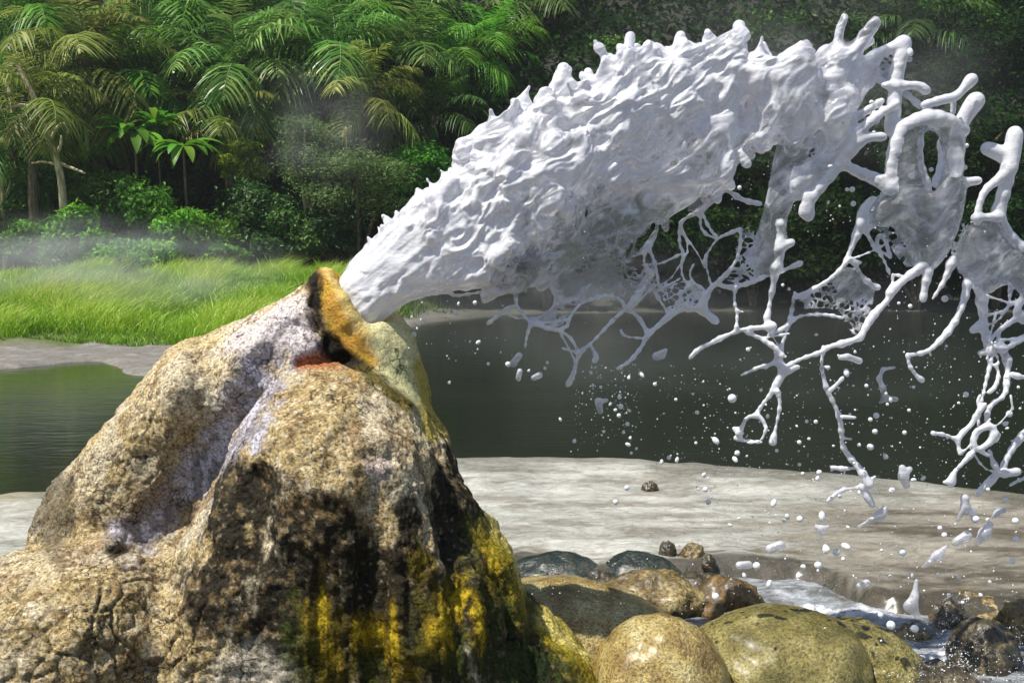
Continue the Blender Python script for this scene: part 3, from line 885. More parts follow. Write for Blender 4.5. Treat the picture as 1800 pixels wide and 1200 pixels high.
for poly, hole in FILMS:
    d = poly_sdf(JP, chaikin(jpoly(poly), 1))
    thr = .17 + .10 * (1 - hole) - .16 * patch
    d2 = np.minimum(d, (np.maximum(thr, .15) - edge) / 46)       # keep cell walls only where the film is torn
    keep = np.where(patch > .25 - .8 * hole, d2, d)
    d2 = keep
    yy = YM + .02 + .02 * W3
    xs = JX[d > -.02]; zs = JZ[d > -.02]
    sl = W.box((xs.min(), lo[1], zs.min()), (xs.max(), hi[1], zs.max()))
    dy = np.abs(YY[:, sl[1]] - yy[sl[0], sl[2]][:, None, :]) - .0058
    dd = np.maximum(dy, -np.minimum(d2, .01)[sl[0], sl[2]][:, None, :])
    W.add(sl, dd, .006, FILM)

v, q, lab = W.mesh(2)
soft = (lab == SHEET) | (lab == CURTAIN) | (lab == 0)
for _ in range(14): v = np.where(soft[:, None], laplace(v, q, .5), v)
nrm = vnormals(v, q)
bodyw = np.where(lab == SHEET, 1.0, np.where(lab == CURTAIN, .32, np.where(lab == COLUMN, .25, np.where(lab == FILM, .12, .10))))
for _ in range(4):                                   # blend the weight across parts
    acc = np.zeros(len(v)); cnt = np.zeros(len(v))
    for i in range(4):
        a, b = q[:, i], q[:, (i + 1) % 4]
        acc += np.bincount(a, bodyw[b], len(v)) + np.bincount(b, bodyw[a], len(v)); cnt += np.bincount(a, minlength=len(v)) * 2
    bodyw = acc / np.maximum(cnt, 1)
vp = to_px(v)
clear = (-.14 + .52 * sstep(0, 130, poly_sdf(vp, [(860, 470), (1000, 330), (1150, 290), (1290, 330), (1130, 560), (880, 540)])) + .08 * sstep(1250, 1500, vp[:, 0])
         - .12 * (lab > 9) + .24 * (lab == CURTAIN) - .2 * sstep(760, 640, vp[:, 0]) + .16 * (lab == FILM))
fa = math.radians(38)
al = np.stack([v[:, 0] * math.cos(fa) + v[:, 2] * math.sin(fa), -v[:, 0] * math.sin(fa) + v[:, 2] * math.cos(fa), v[:, 1]], -1)
wv = al * np.array([4.5, 12, 11]) + .6 * np.stack([fbm(v * 6, 2, 1), fbm(v * 6, 2, 2), fbm(v * 6, 2, 3)], -1)
n1 = fbm(wv, 3, 11); n2 = 1 - np.abs(fbm(wv * np.array([1.2, 1.9, 1.9]) + 5, 2, 12)) * 2.4; n3 = 1 - np.abs(fbm(wv * np.array([2.2, 4.2, 4.2]) + 9, 2, 14)) * 2.4
grow = sstep(-.62, -.1, v[:, 0]) * (1 - .6 * sstep(.5, .95, v[:, 0]))
amp = bodyw * (.3 + .7 * grow)
colw = (lab == COLUMN) * .0045 + .0025 * sstep(.3, -.5, v[:, 0]) * (lab == SHEET)
n4 = fbm(al * np.array([4, 34, 34]), 3, 15)
ridge = .6 * n2 + .4 * n3
midz = sstep(-10, 90, poly_sdf(vp, [(800, 470), (860, 330), (1000, 210), (1200, 160), (1400, 160), (1480, 260), (1300, 330), (1120, 520), (880, 520)]))
clear = clear + .10 * midz - (.16 + .13 * midz) * ridge - .05 * n4
v = (v + nrm * (colw * n4)[:, None] + nrm * ((.015 * n1 + .0055 * n2 + .002 * n3) * amp)[:, None]).astype(np.float32)
v = laplace(v, q, .3)
nrm = vnormals(v, q)

m_water, n, bs, out = mat('white splash water')
bs.inputs['Base Color'].default_value = (.80, .82, .88, 1)
bs.inputs['Roughness'].default_value = .10
bs.inputs['IOR'].default_value = 1.33
bs.inputs['Specular IOR Level'].default_value = .8
bs.inputs['Coat Weight'].default_value = .7
bs.inputs['Coat Roughness'].default_value = .03
w1 = noise_node(n, 38, 5, .65, stretch=(.8, 1.4, 2.4), rot=(0, math.radians(48), 0))
w2 = noise_node(n, 15, 5, .68)
w3 = noise_node(n, 5.5, 4, .6)
cc = ramp(n, w2.outputs[0], [(.32, (.70, .68, .77)), (.5, (.86, .87, .91)), (.66, (.96, .96, .96))])
n.links.new(cc.outputs[0], bs.inputs['Base Color'])
ad = N(n, 'Math', operation='ADD'); n.links.new(w3.outputs[0], ad.inputs[0])
m3 = N(n, 'Math', operation='MULTIPLY'); m3.inputs[1].default_value = .6; n.links.new(w2.outputs[0], m3.inputs[0]); n.links.new(m3.outputs[0], ad.inputs[1])
tw = N(n, 'Attribute', attribute_name='clear')
a2 = N(n, 'Math', operation='ADD'); n.links.new(ad.outputs[0], a2.inputs[0]); n.links.new(tw.outputs['Fac'], a2.inputs[1])
tr_ = ramp(n, a2.outputs[0], [(.60, (.10,) * 3), (.98, (.75,) * 3)])
tr_.color_ramp.interpolation = 'EASE'
n.links.new(tr_.outputs[0], bs.inputs['Transmission Weight'])
bump(n, bs, [(w2.outputs[0], .003), (w1.outputs[0], .0026)])
trn = N(n, 'BsdfTranslucent'); trn.inputs[0].default_value = (.90, .89, .95, 1)
mxs = N(n, 'MixShader'); mxs.inputs[0].default_value = .22
n.links.new(bs.outputs[0], mxs.inputs[1]); n.links.new(trn.outputs[0], mxs.inputs[2]); tf = ramp(n, a2.outputs[0], [(.70, (0, 0, 0)), (1.12, (.62,) * 3)])
tp = N(n, 'BsdfTransparent'); tp.inputs[0].default_value = (.93, .94, .97, 1)
mxt = N(n, 'MixShader'); n.links.new(tf.outputs[0], mxt.inputs[0]); n.links.new(mxs.outputs[0], mxt.inputs[1]); n.links.new(tp.outputs[0], mxt.inputs[2])
n.links.new(mxt.outputs[0], out.inputs['Surface'])
jet = empty('water_jet', J(625, 560))
tag(jet, 'white jet of water bursting from the rock spout into an arching torn splash', 'water jet')
org = np.array(jet.location, np.float32)
# tidy the part borders, then one mesh per connected piece
for _ in range(3):
    m = np.stack([lab[q[:, i]] for i in range(4)], 1)
    ms = np.sort(m, 1); maj = ms[:, 1]; has = (ms[:, 1] == ms[:, 2])
    lab[q[has].ravel()] = np.repeat(maj[has], 4)


def islands(nv_, qq):
    c = np.arange(nv_)
    while True:
        m = c[qq].min(1); c2 = c.copy(); np.minimum.at(c2, qq.ravel(), np.repeat(m, qq.shape[1])); c2 = c2[c2]
        if (c2 == c).all(): return c
        c = c2


for L, vv, qq, nn, _c, _a in split_parts(v, q, lab, nrm, None, {'clear': clear}):
    nm = PART.get(int(L), 'splash_sheet')
    isl = islands(len(vv), qq)[qq[:, 0]]
    for I, cnt_ in zip(*np.unique(isl, return_counts=True)):
        if cnt_ < 10: continue
        sel = qq[isl == I]
        ids, inv = np.unique(sel.ravel(), return_inverse=True)
        obj(nm, np_mesh(nm, vv[ids] - org, inv.reshape(sel.shape), True, nn[ids], None, {'clear': _a['clear'][ids]}), m_water, jet)
print('JET', len(v), len(q))
del W, v, q, lab, nrm
# ================================================================== ground, river, terrace
def world_curve(pts, z=0.0):
    P = np.array([[(x - 900) * ground_y(y, z) / F, ground_y(y, z)] for x, y in pts])
    P = P[np.argsort(P[:, 0])]
    return lambda x: np.interp(x, P[:, 0], P[:, 1])


near_shore = world_curve([(-1500, 905), (-300, 882), (0, 868), (90, 860), (500, 835), (800, 816), (870, 811), (960, 811), (1060, 815), (1150, 820), (1300, 831), (1400, 843), (1500, 851), (1650, 858), (1800, 872), (2600, 910)])
far_shore = world_curve([(-1500, 690), (-200, 664), (0, 650), (90, 641), (170, 634), (215, 655), (300, 664), (420, 640), (560, 612), (660, 590), (760, 566), (900, 552), (1100, 548), (1400, 547), (1800, 547), (2600, 552)])
ledge = world_curve([(-2000, 1500), (700, 1300), (860, 1000), (920, 985), (1050, 1000), (1190, 992), (1290, 986), (1400, 985), (1460, 1000), (1530, 1028), (1600, 1043), (1700, 1048), (1800, 1052), (2600, 1075)], .03)


def gz(x, y, detail=True):
    x = np.asarray(x, float); y = np.asarray(y, float)
    p = np.stack([x, y, x * 0], -1)
    nz = fbm(p * .9, 4, 5) if detail else 0
    nf = fbm(p * 4.5, 4, 6) if detail else 0
    s1 = y - near_shore(x) - .12 * nz
    z = .035 + .012 * nz + .007 * nf - .22 * sstep(-.15, .9, s1)
    l = ledge(x) - y + .05 * nf
    z = z + .018 * sstep(.25, -.02, -l) * sstep(.12, .0, l) - .11 * sstep(-.02, .20, l)
    s2 = y - far_shore(x) - .25 * nz
    z = z + .24 * sstep(-.8, .25, s2) + .02 * nf * sstep(0, 1, s2)
    z = z + .75 * sstep(1.5, 9, s2) + .12 * nz * sstep(3, 8, s2)
    hl = np.maximum(y - 24.5 - .6 * nz, 0)
    return z + .95 * hl * sstep(0, 3, hl) - .010 * np.maximum(hl - 6, 0) ** 2 * (hl < 45) + .7 * nz * sstep(1, 6, hl)


ys = np.concatenate([np.linspace(1.2, 8.2, 330), np.linspace(8.25, 20, 120), np.geomspace(20.2, 62, 90)])
us = np.linspace(-1, 1, 331); us = np.sign(us) * np.abs(us) ** 1.25
Yg, Ug = np.meshgrid(ys, us, indexing='ij')
Xg = Ug * (Yg * 1.05 + 2.2)
Zg = gz(Xg, Yg)
gv = np.stack([Xg, Yg, Zg], -1).reshape(-1, 3)
nu = len(us)
ii, jj = np.meshgrid(np.arange(len(ys) - 1), np.arange(nu - 1), indexing='ij')
gq = np.stack([ii * nu + jj, ii * nu + jj + 1, (ii + 1) * nu + jj + 1, (ii + 1) * nu + jj], -1).reshape(-1, 4)
gx, gy = gv[:, 0], gv[:, 1]
gp = to_px(gv); na = fbm(gv * np.array([2.2, 2.2, 0]), 4, 21); ns = fbm(np.stack([gx * 2.0 + .5 * na, gy * 8, gx * 0], -1), 4, 23); nf = fbm(gv * np.array([14, 22, 0]), 3, 25)
col = np.tile(C(.52, .52, .475), (len(gv), 1))
col = lay(col, sstep(-.2, .6, ns) * .6, C(.70, .695, .64))
col = lay(col, sstep(.05, .6, -ns + .3 * nf) * .55, C(.25, .215, .16))
br = np.maximum(sstep(1330, 1480, gp[:, 0] + 160 * ns) * sstep(860, 905, gp[:, 1]), sstep(1560, 1700, gp[:, 0] + 60 * na) * .8)
br = br * (gy < 7.6)
col = lay(col, br * .75, C(.235, .20, .15))
col = lay(col, br * sstep(.1, .5, ns - nf * .3) * .6, C(.40, .37, .30))
col = lay(col, br * sstep(.25, .6, -ns - nf * .4) * .7, C(.09, .07, .045))
s1 = gy - near_shore(gx)
col = lay(col, sstep(.35, .0, np.abs(s1 + .12) + .1 * na) * sstep(-1.8, -2.6, gx) * .9, C(.36, .25, .05))
col = lay(col, sstep(1.0, .2, np.abs(s1 + .4)) * sstep(-1.0, -2.0, gx) * .5, C(.62, .60, .52))
col = lay(col, sstep(-.7, -.05, s1 + .25 * na + .1 * nf) * (gy < 9) * .6, C(.20, .19, .15))
ldg = ledge(gx) - gy
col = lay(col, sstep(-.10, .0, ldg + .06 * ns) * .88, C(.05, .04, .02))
col = lay(col, sstep(.12, .3, ldg) * .8, C(.15, .125, .085))
col = lay(col, sstep(.10, .03, np.abs(ldg + .14 + .05 * na)) * sstep(.1, .5, nf + ns) * .7, C(.16, .12, .05))
far = gy > 10
s2 = gy - far_shore(gx)
col[far] = C(.20, .185, .165)
col = np.where(far[:, None], lay(col, sstep(0, .5, ns) * .7, C(.33, .31, .29)), col)
col = np.where(far[:, None], lay(col, sstep(.1, .5, nf) * .5, C(.13, .125, .10)), col)
col = np.where(far[:, None], lay(col, sstep(2.2, 3.2, s2 + .5 * na), C(.10, .13, .03)), col)
rgt = far * sstep(-2.6, -.6, gx)
col = lay(col, rgt * .85, C(.035, .04, .022))
col = np.where(far[:, None], lay(col, sstep(23.5, 25, gy), C(.014, .018, .008)), col)  # slope coloured near black to stand for the shade between the trees
m_ground, n, bs, _o = mat('terrace and bank')
vc = N(n, 'VertexColor', layer_name='Col')
st = noise_node(n, 9, 7, .72, stretch=(1, 1.7, 1), dist=1.4)
fine = noise_node(n, 120, 4, .7, stretch=(1, 1.6, 1))
r1 = ramp(n, st.outputs[0], [(.36, (.64, .62, .57)), (.5, (.96, .96, .96)), (.64, (1.22, 1.22, 1.2))])
r2 = ramp(n, fine.outputs[0], [(.35, (.68, .66, .62)), (.55, (1.05, 1.05, 1.05))])
n.links.new(mix(n, .8, mix(n, .9, vc.outputs[0], r1.outputs[0], 'MULTIPLY'), r2.outputs[0], 'MULTIPLY'), bs.inputs['Base Color'])
wa = N(n, 'Attribute', attribute_name='wet')
mr = N(n, 'MapRange'); mr.inputs[3].default_value = .8; mr.inputs[4].default_value = .24
n.links.new(wa.outputs['Fac'], mr.inputs[0]); n.links.new(mr.outputs[0], bs.inputs['Roughness'])
mc = N(n, 'Math', operation='MULTIPLY'); mc.inputs[1].default_value = .45; n.links.new(wa.outputs['Fac'], mc.inputs[0]); n.links.new(mc.outputs[0], bs.inputs['Coat Weight']); bs.inputs['Coat Roughness'].default_value = .22
bump(n, bs, [(st.outputs[0], .02), (fine.outputs[0], .006)])
wetg = np.clip(sstep(8.5, 7, gy) * (.45 + .5 * sstep(-.3, .4, na)), 0, 1)
g_me = np_mesh('ground', gv, gq, True, None, col, {'wet': wetg})
tag(obj('ground', g_me, m_ground), kind='structure')


def sheet_mesh(x0, x1, ys_, nx, z, amp=0, s=1):
    xx = np.linspace(0, 1, nx)
    A, B = np.meshgrid(ys_, xx, indexing='ij')
    x = x0 + (x1 - x0) * B
    p = np.stack([x, A, A * 0], -1)
    zz = z + (amp * fbm(p * np.array([3, 7, 0]), 4, s) if amp else 0 * x)
    vv = np.stack([x, A, zz], -1).reshape(-1, 3)
    i, j = np.meshgrid(np.arange(len(ys_) - 1), np.arange(nx - 1), indexing='ij')
    return vv, np.stack([i * nx + j, i * nx + j + 1, (i + 1) * nx + j + 1, (i + 1) * nx + j], -1).reshape(-1, 4)


m_river, n, bs, _o = mat('dark river water')
bs.inputs['Base Color'].default_value = (.012, .015, .010, 1)
bs.inputs['Roughness'].default_value = .10
bs.inputs['IOR'].default_value = 1.33
rp = noise_node(n, 5, 3, .5, stretch=(1, 2.6, 1))
rp2 = noise_node(n, 1.1, 3, .5, stretch=(.7, 2, 1))
sc_ = noise_node(n, 26, 3, .5)
sm = ramp(n, sc_.outputs[0], [(.72, (.012, .015, .010)), (.78, (.18, .18, .15))])
n.links.new(sm.outputs[0], bs.inputs['Base Color'])
bump(n, bs, [(rp2.outputs[0], .006), (rp.outputs[0], .004)])
rv, rq = sheet_mesh(-45, 45, np.linspace(5.4, 27, 50), 60, 0.0)
tag(obj('river', np_mesh('river', rv, rq), m_river), kind='structure')

m_stream, n, bs, _o = mat('milky running water')
bs.inputs['Roughness'].default_value = .15
bs.inputs['IOR'].default_value = 1.33
fo = noise_node(n, 9, 6, .72, stretch=(1, 2.2, 1))
fo2 = noise_node(n, 2.5, 3, .6)
wa = N(n, 'Attribute', attribute_name='foam')
ad = N(n, 'Math', operation='ADD'); n.links.new(fo.outputs[0], ad.inputs[0]); n.links.new(wa.outputs['Fac'], ad.inputs[1])
fr = ramp(n, ad.outputs[0], [(.42, (.13, .13, .125)), (.55, (.27, .29, .31)), (.66, (.45, .48, .52)), (.78, (.85, .86, .88))])
n.links.new(fr.outputs[0], bs.inputs['Base Color'])
bump(n, bs, [(fo2.outputs[0], .03), (fo.outputs[0], .03)])
x0, x1 = (1170 - 900) * 4 / F, 4.2
sv, sq = sheet_mesh(x0, x1, np.linspace(2.6, 5.15, 170), 240, -.036, .016, 44)
sp = to_px(sv)
foam = -.05 + .17 * sstep(0, 1, 1 - line_dist(sp, [(1440, 1085), (1560, 1110), (1620, 1180), (1700, 1130), (1690, 1060)]) / 60) + .10 * fbm(sv * 6, 3, 9) + .05
sv[:, 2] += .02 * sstep(.05, .2, foam) * np.abs(fbm(sv * 22, 3, 19))
tag(obj('stream', np_mesh('stream', sv, sq, True, None, None, {'foam': foam}), m_stream), kind='structure')

# ------------------------------------------------------------------ boulders and pebbles
def rock_mat(name, c0, c1, c2, rough, sc=60, bmp=.004):
    m, n, bs, _o = mat(name)
    a = noise_node(n, 7, 5, .6); b = noise_node(n, sc, 4, .65)
    r = ramp(n, a.outputs[0], [(.34, c0), (.5, c1), (.66, c2)])
    r2 = ramp(n, b.outputs[0], [(.38, (.38, .35, .30)), (.5, (.95, .95, .93)), (.63, (1.45, 1.42, 1.25))])
    n.links.new(mix(n, .85, r.outputs[0], r2.outputs[0], 'MULTIPLY'), bs.inputs['Base Color'])
    bs.inputs['Roughness'].default_value = rough
    bs.inputs['Coat Weight'].default_value = .28
    bs.inputs['Coat Roughness'].default_value = .3
    bump(n, bs, [(a.outputs[0], .02), (b.outputs[0], bmp * 1.6)])
    return m


M_TAN = rock_mat('smooth tan rock', (.19, .115, .03), (.36, .27, .09), (.56, .49, .25), .2, 95, .007)
M_OLIVE = rock_mat('smooth olive rock', (.10, .085, .018), (.20, .17, .045), (.33, .29, .11), .2, 95, .007)
M_BLACK = rock_mat('wet black rock', (.012, .016, .012), (.022, .03, .022), (.06, .065, .05), .22, 60)
M_BROWN = rock_mat('brown mossy rock', (.06, .04, .012), (.16, .115, .04), (.34, .27, .12), .4, 55)
M_RUST = rock_mat('rusty rock', (.04, .03, .010), (.13, .075, .018), (.27, .17, .045), .5, 70)
M_DARK = rock_mat('dark brown wet rock', (.025, .02, .012), (.06, .048, .026), (.15, .12, .07), .3, 55)


def boulder(px_, top, bottom, hw, m, label, seed, depth=1.0, lump=.10, flat=1.0, name='boulder', group=None, skew=0.0, gl=-.05):
    """outline in picture pixels: centre column, top and bottom rows, half width"""
    Yc = ground_y(bottom, gl) + hw * 3.8 / F * depth * .6
    s = Yc / F
    zt = at(px_, top, Yc).z; zb = -.22 if name != 'pebble' else -.01
    rz_ = (zt - zb) / 2; c = np.array(((px_ - 900) * s, Yc, 0))
    nu_, nv_ = 64, 40
    th, ph = np.meshgrid(np.linspace(0, 2 * math.pi, nu_, endpoint=False), np.linspace(0.0, math.pi, nv_), indexing='xy')
    d = np.stack([np.cos(th) * np.sin(ph), np.sin(th) * np.sin(ph), np.cos(ph)], -1)
    e = np.sign(d) * np.abs(d) ** flat
    rr_ = 1 + lump * fbm(d * 1.6 + seed * 7.7, 4, seed) + lump * .25 * fbm(d * 6 + seed, 3, seed + 3)
    vv = e * rr_[..., None] * np.array([hw * s, hw * s * depth, rz_])
    vv[..., 0] += skew * vv[..., 2]
    vv[..., 2] += (zt + zb) / 2
    i, j = np.meshgrid(np.arange(nv_ - 1), np.arange(nu_), indexing='ij')
    q_ = np.stack([i * nu_ + j, (i + 1) * nu_ + j, (i + 1) * nu_ + (j + 1) % nu_, i * nu_ + (j + 1) % nu_], -1).reshape(-1, 4)
    o = obj(name, np_mesh(name, vv.reshape(-1, 3), q_), m, loc=c)
    return tag(o, label, 'pebble' if name == 'pebble' else 'boulder', group)


boulder(985, 976, 1035, 98, M_BLACK, 'black wet boulder right beside the big mound', 1, .8, .10)
boulder(1128, 973, 1035, 80, M_BLACK, 'rounded black wet boulder, farther from the mound', 2, .8, .08)
boulder(1160, 1010, 1085, 105, M_BROWN, 'lumpy brown boulder in front of the rounded black one', 3, .8, .16)
boulder(1292, 1012, 1085, 70, M_RUST, 'small rust orange mossy boulder at the edge of the milky stream', 4, .8, .12)
boulder(1000, 1024, 1150, 190, M_TAN, 'pale tan smooth slab sloping out from the foot of the mound', 5, .8, .06, skew=-.35)
boulder(1172, 1086, 1290, 128, M_TAN, 'smooth tan dome boulder at the bottom edge', 6, .9, .07)
boulder(1385, 1076, 1250, 165, M_OLIVE, 'largest smooth olive boulder at the bottom', 7, .9, .07)
boulder(1525, 1088, 1210, 105, M_OLIVE, 'olive brown boulder half hidden behind the largest olive one', 8, .9, .10)
boulder(1618, 1098, 1130, 48, M_BROWN, 'low reddish brown rock awash in the white foam', 9, .8, .2)
boulder(1688, 1052, 1105, 34, M_DARK, 'dark upright rock above the foam', 10, .9, .2)
boulder(1755, 1046, 1090, 62, M_BROWN, 'brown rock at the right edge of the terrace ledge', 11, .8, .2)
boulder(1762, 1094, 1185, 68, M_DARK, 'big dark brown round rock at the right edge', 12, .9, .12)
boulder(1680, 1172, 1240, 80, M_DARK, 'dark wet rock at the bottom right corner', 13, .9, .14)
boulder(1820, 1060, 1130, 50, M_BROWN, 'brown rock cut by the right picture edge', 15, .9, .2)
boulder(1060, 1008, 1050, 60, M_DARK, 'dark wet rubble rock between the two black boulders and the tan slab', 16, .8, .2)
boulder(1228, 1006, 1060, 70, M_DARK, 'dark mossy rock behind the rust orange boulder', 17, .8, .2)
boulder(1455, 1082, 1150, 60, M_BROWN, 'brown rock peeping over the largest olive boulder', 18, .8, .15)
boulder(1590, 1150, 1230, 70, M_OLIVE, 'wet olive rock washed by the foam at the bottom edge', 19, .9, .14)
for k, (x, t_, b, hw, mm, lb) in enumerate((
        (1147, 846, 862, 15, M_DARK, 'dark pebble alone on the pale terrace'), (1180, 950, 974, 17, M_DARK, 'dark stone on the terrace just behind the black boulder'),
        (1226, 956, 976, 22, M_BROWN, 'flat brown stone half sunk in the terrace'), (1255, 975, 990, 13, M_DARK, 'small dark stone near the terrace ledge'))):
    boulder(x, t_, b, hw, mm, lb, 30 + k, .9, .16, name='pebble', gl=.045)
# ================================================================== plants of the far bank
def leaf_mat(name, dark, light, tip=None, trans=.35, rough=.45):
    m, n, bs, out = mat(name)
    at_ = N(n, 'Attribute', attribute_name='tone')
    oi = N(n, 'ObjectInfo')
    r = ramp(n, at_.outputs['Fac'], [(.0, dark), (.75, light), (1.0, tip or light)])
    hv = N(n, 'HueSaturation')
    mr = N(n, 'MapRange'); mr.inputs[3].default_value = .7; mr.inputs[4].default_value = 1.3
    n.links.new(oi.outputs['Random'], mr.inputs[0]); n.links.new(mr.outputs[0], hv.inputs['Value'])
    mh = N(n, 'MapRange'); mh.inputs[3].default_value = .485; mh.inputs[4].default_value = .515
    n.links.new(oi.outputs['Random'], mh.inputs[0]); n.links.new(mh.outputs[0], hv.inputs['Hue'])
    n.links.new(r.outputs[0], hv.inputs['Color'])
    n.links.new(hv.outputs[0], bs.inputs['Base Color'])
    bs.inputs['Roughness'].default_value = rough
    bs.inputs['Specular IOR Level'].default_value = .25 if rough < .8 else .05
    tr = N(n, 'BsdfTranslucent'); n.links.new(hv.outputs[0], tr.inputs[0])
    mx = N(n, 'MixShader'); mx.inputs[0].default_value = trans
    n.links.new(bs.outputs[0], mx.inputs[1]); n.links.new(tr.outputs[0], mx.inputs[2])
    n.links.new(mx.outputs[0], out.inputs['Surface'])
    return m


L_PALM = leaf_mat('palm leaf', (.018, .06, .008), (.13, .29, .045), (.34, .46, .13), .42, .32)
L_OLIVE = leaf_mat('olive palm leaf', (.03, .055, .008), (.22, .28, .04), (.44, .44, .13), .42)
L_DARK = leaf_mat('dark leaf', (.010, .034, .005), (.045, .115, .018), (.12, .21, .035), .3)
L_SHADE = leaf_mat('shaded leaf', (.005, .016, .004), (.020, .052, .010), (.05, .10, .022), .3, .8)  # darker copy of the leaf green, with shade put into the colour
L_UNDER = leaf_mat('undergrowth leaf', (.004, .014, .002), (.014, .046, .006), (.04, .09, .014), .3, .9)  # kept very dark, the shade of the jungle gaps is in its colour
L_MID = leaf_mat('green leaf', (.035, .12, .008), (.11, .31, .02), (.22, .44, .04), .4)
L_LIME = leaf_mat('bright leaf', (.06, .21, .010), (.18, .48, .025), (.34, .60, .07), .4)
L_FERN = leaf_mat('feathery leaf', (.06, .14, .03), (.18, .33, .09), (.33, .46, .17), .4)
L_YEL = leaf_mat('yellow green leaf', (.13, .20, .012), (.32, .38, .03), (.45, .48, .06), .4)
L_DULL = leaf_mat('dull brown green leaf', (.018, .020, .011), (.05, .052, .032), (.12, .115, .08), .3)
m_bark, n, bs, _o = mat('bark')
a = noise_node(n, 8, 5, .65, stretch=(3, 3, .7))
r = ramp(n, a.outputs[0], [(.35, (.06, .042, .025)), (.6, (.20, .15, .09))])
n.links.new(r.outputs[0], bs.inputs['Base Color']); bs.inputs['Roughness'].default_value = .9
bump(n, bs, [(a.outputs[0], .03)])
m_pale, n, bs, _o = mat('pale bark')
a = noise_node(n, 6, 5, .65, stretch=(3, 3, .8))
r = ramp(n, a.outputs[0], [(.33, (.24, .17, .08)), (.6, (.66, .54, .33))])
n.links.new(r.outputs[0], bs.inputs['Base Color']); bs.inputs['Roughness'].default_value = .85
bump(n, bs, [(a.outputs[0], .02)])


def strips(P, S, Wd, tone):
    """leaf strips: P (n,k,3) midlines, S (n,3) side vectors, Wd (k) half widths"""
    n_, k = P.shape[:2]
    a = P - S[:, None] * Wd[None, :, None]; b = P + S[:, None] * Wd[None, :, None]
    v = np.stack([a, b], 2).reshape(-1, 3)
    i, j = np.meshgrid(np.arange(n_), np.arange(k - 1), indexing='ij')
    o = i * 2 * k + j * 2
    q = np.stack([o, o + 1, o + 3, o + 2], -1).reshape(-1, 4)
    return v, q, np.repeat(tone, 2 * k)


def unit(a): return a / (np.linalg.norm(a, axis=-1, keepdims=True) + 1e-9)


def frond_mesh(L, rise, droop, hang, seed, pairs=38, lw=.022):
    g = np.random.default_rng(seed)
    t = np.linspace(0, 1, 14)
    ang = math.radians(rise) - math.radians(droop) * t ** 1.4
    dx = np.cos(ang); dz = np.sin(ang)
    x = np.concatenate([[0], np.cumsum((dx[1:] + dx[:-1]) / 2)]) / 13 * L
    z = np.concatenate([[0], np.cumsum((dz[1:] + dz[:-1]) / 2)]) / 13 * L
    sway = .06 * L * g.normal() * t ** 2
    mid = np.stack([x, sway, z], -1)
    rv_, rq_ = tube(mid, np.interp(t, [0, .1, 1], [.035, .022, .004]) * (L / 2.6), 5)
    rt = np.full(len(rv_), .85)
    tt = np.linspace(.14, .99, pairs)
    Ps, Ss, To = [], [], []
    for side in (-1, 1):
        for u in tt + g.normal(0, .006, pairs):
            u = float(np.clip(u, .1, 1))
            p = np.array([np.interp(u, t, mid[:, i]) for i in range(3)])
            a = np.interp(u, t, ang)
            fw = np.array([math.cos(a), 0, math.sin(a)]); sd_ = np.array([0, side, 0]); up = np.array([-math.sin(a), 0, math.cos(a)])
            l = L * .32 * (math.sin(math.pi * min(1, u * .93 + .1)) ** .6) * g.uniform(.8, 1.15) + .06
            d = unit(fw * g.uniform(.35, .75) + sd_ * 1.0 + up * g.uniform(-.1, .35))
            s = np.linspace(0, 1, 4)[:, None]
            P = p + d * l * s + np.array([0, 0, -1]) * l * hang * g.uniform(.7, 1.25) * s ** 2
            Ps.append(P); Ss.append(unit(np.cross(d, up + g.normal(0, .35, 3)))); To.append(np.clip(g.uniform(.15, .8) + .3 * u, 0, 1))
    v, q, tone = strips(np.array(Ps), np.array(Ss), np.array([.5, 1, .8, .08]) * lw * (L / 2.6), np.array(To))
    V, Q = join([(rv_, rq_), (v, q)])
    return np_mesh('frond', V, Q, True, None, None, {'tone': np.concatenate([rt, tone])})


FR = {}
for nm, mt in (('p', L_PALM), ('o', L_OLIVE), ('d', L_DARK), ('m', L_MID)):
    FR[nm] = []
    for k, (L, ri, dr, ha) in enumerate(((2.3, 78, 70, .35), (2.6, 60, 95, .5), (2.8, 45, 115, .65), (2.7, 25, 100, .8), (2.4, 0, 75, .9), (2.1, -30, 50, 1.0))):
        for s_ in range(2):
            me = frond_mesh(L, ri, dr, ha, k * 10 + s_ + ord(nm))
            me.materials.append(mt); FR[nm].append(me)


def trunk_mesh(h, r0, r1, lean, seed, rings=True, n_=14):
    g = np.random.default_rng(seed)
    t = np.linspace(0, 1, n_)
    P = np.stack([lean[0] * t ** 1.5 + .05 * h * np.sin(t * 4 + g.uniform(0, 6)) * .4, lean[1] * t, t * h - .25 * (1 - t)], -1)
    R_ = np.interp(t, [0, .12, 1], [r0 * 1.25, r0, r1]) * (1 + (.06 * np.sin(np.arange(n_) * 2.2) if rings else 0))
    return P, R_


def place(px_, py_, Y):
    p = at(px_, py_, Y)
    return p.x, p.z


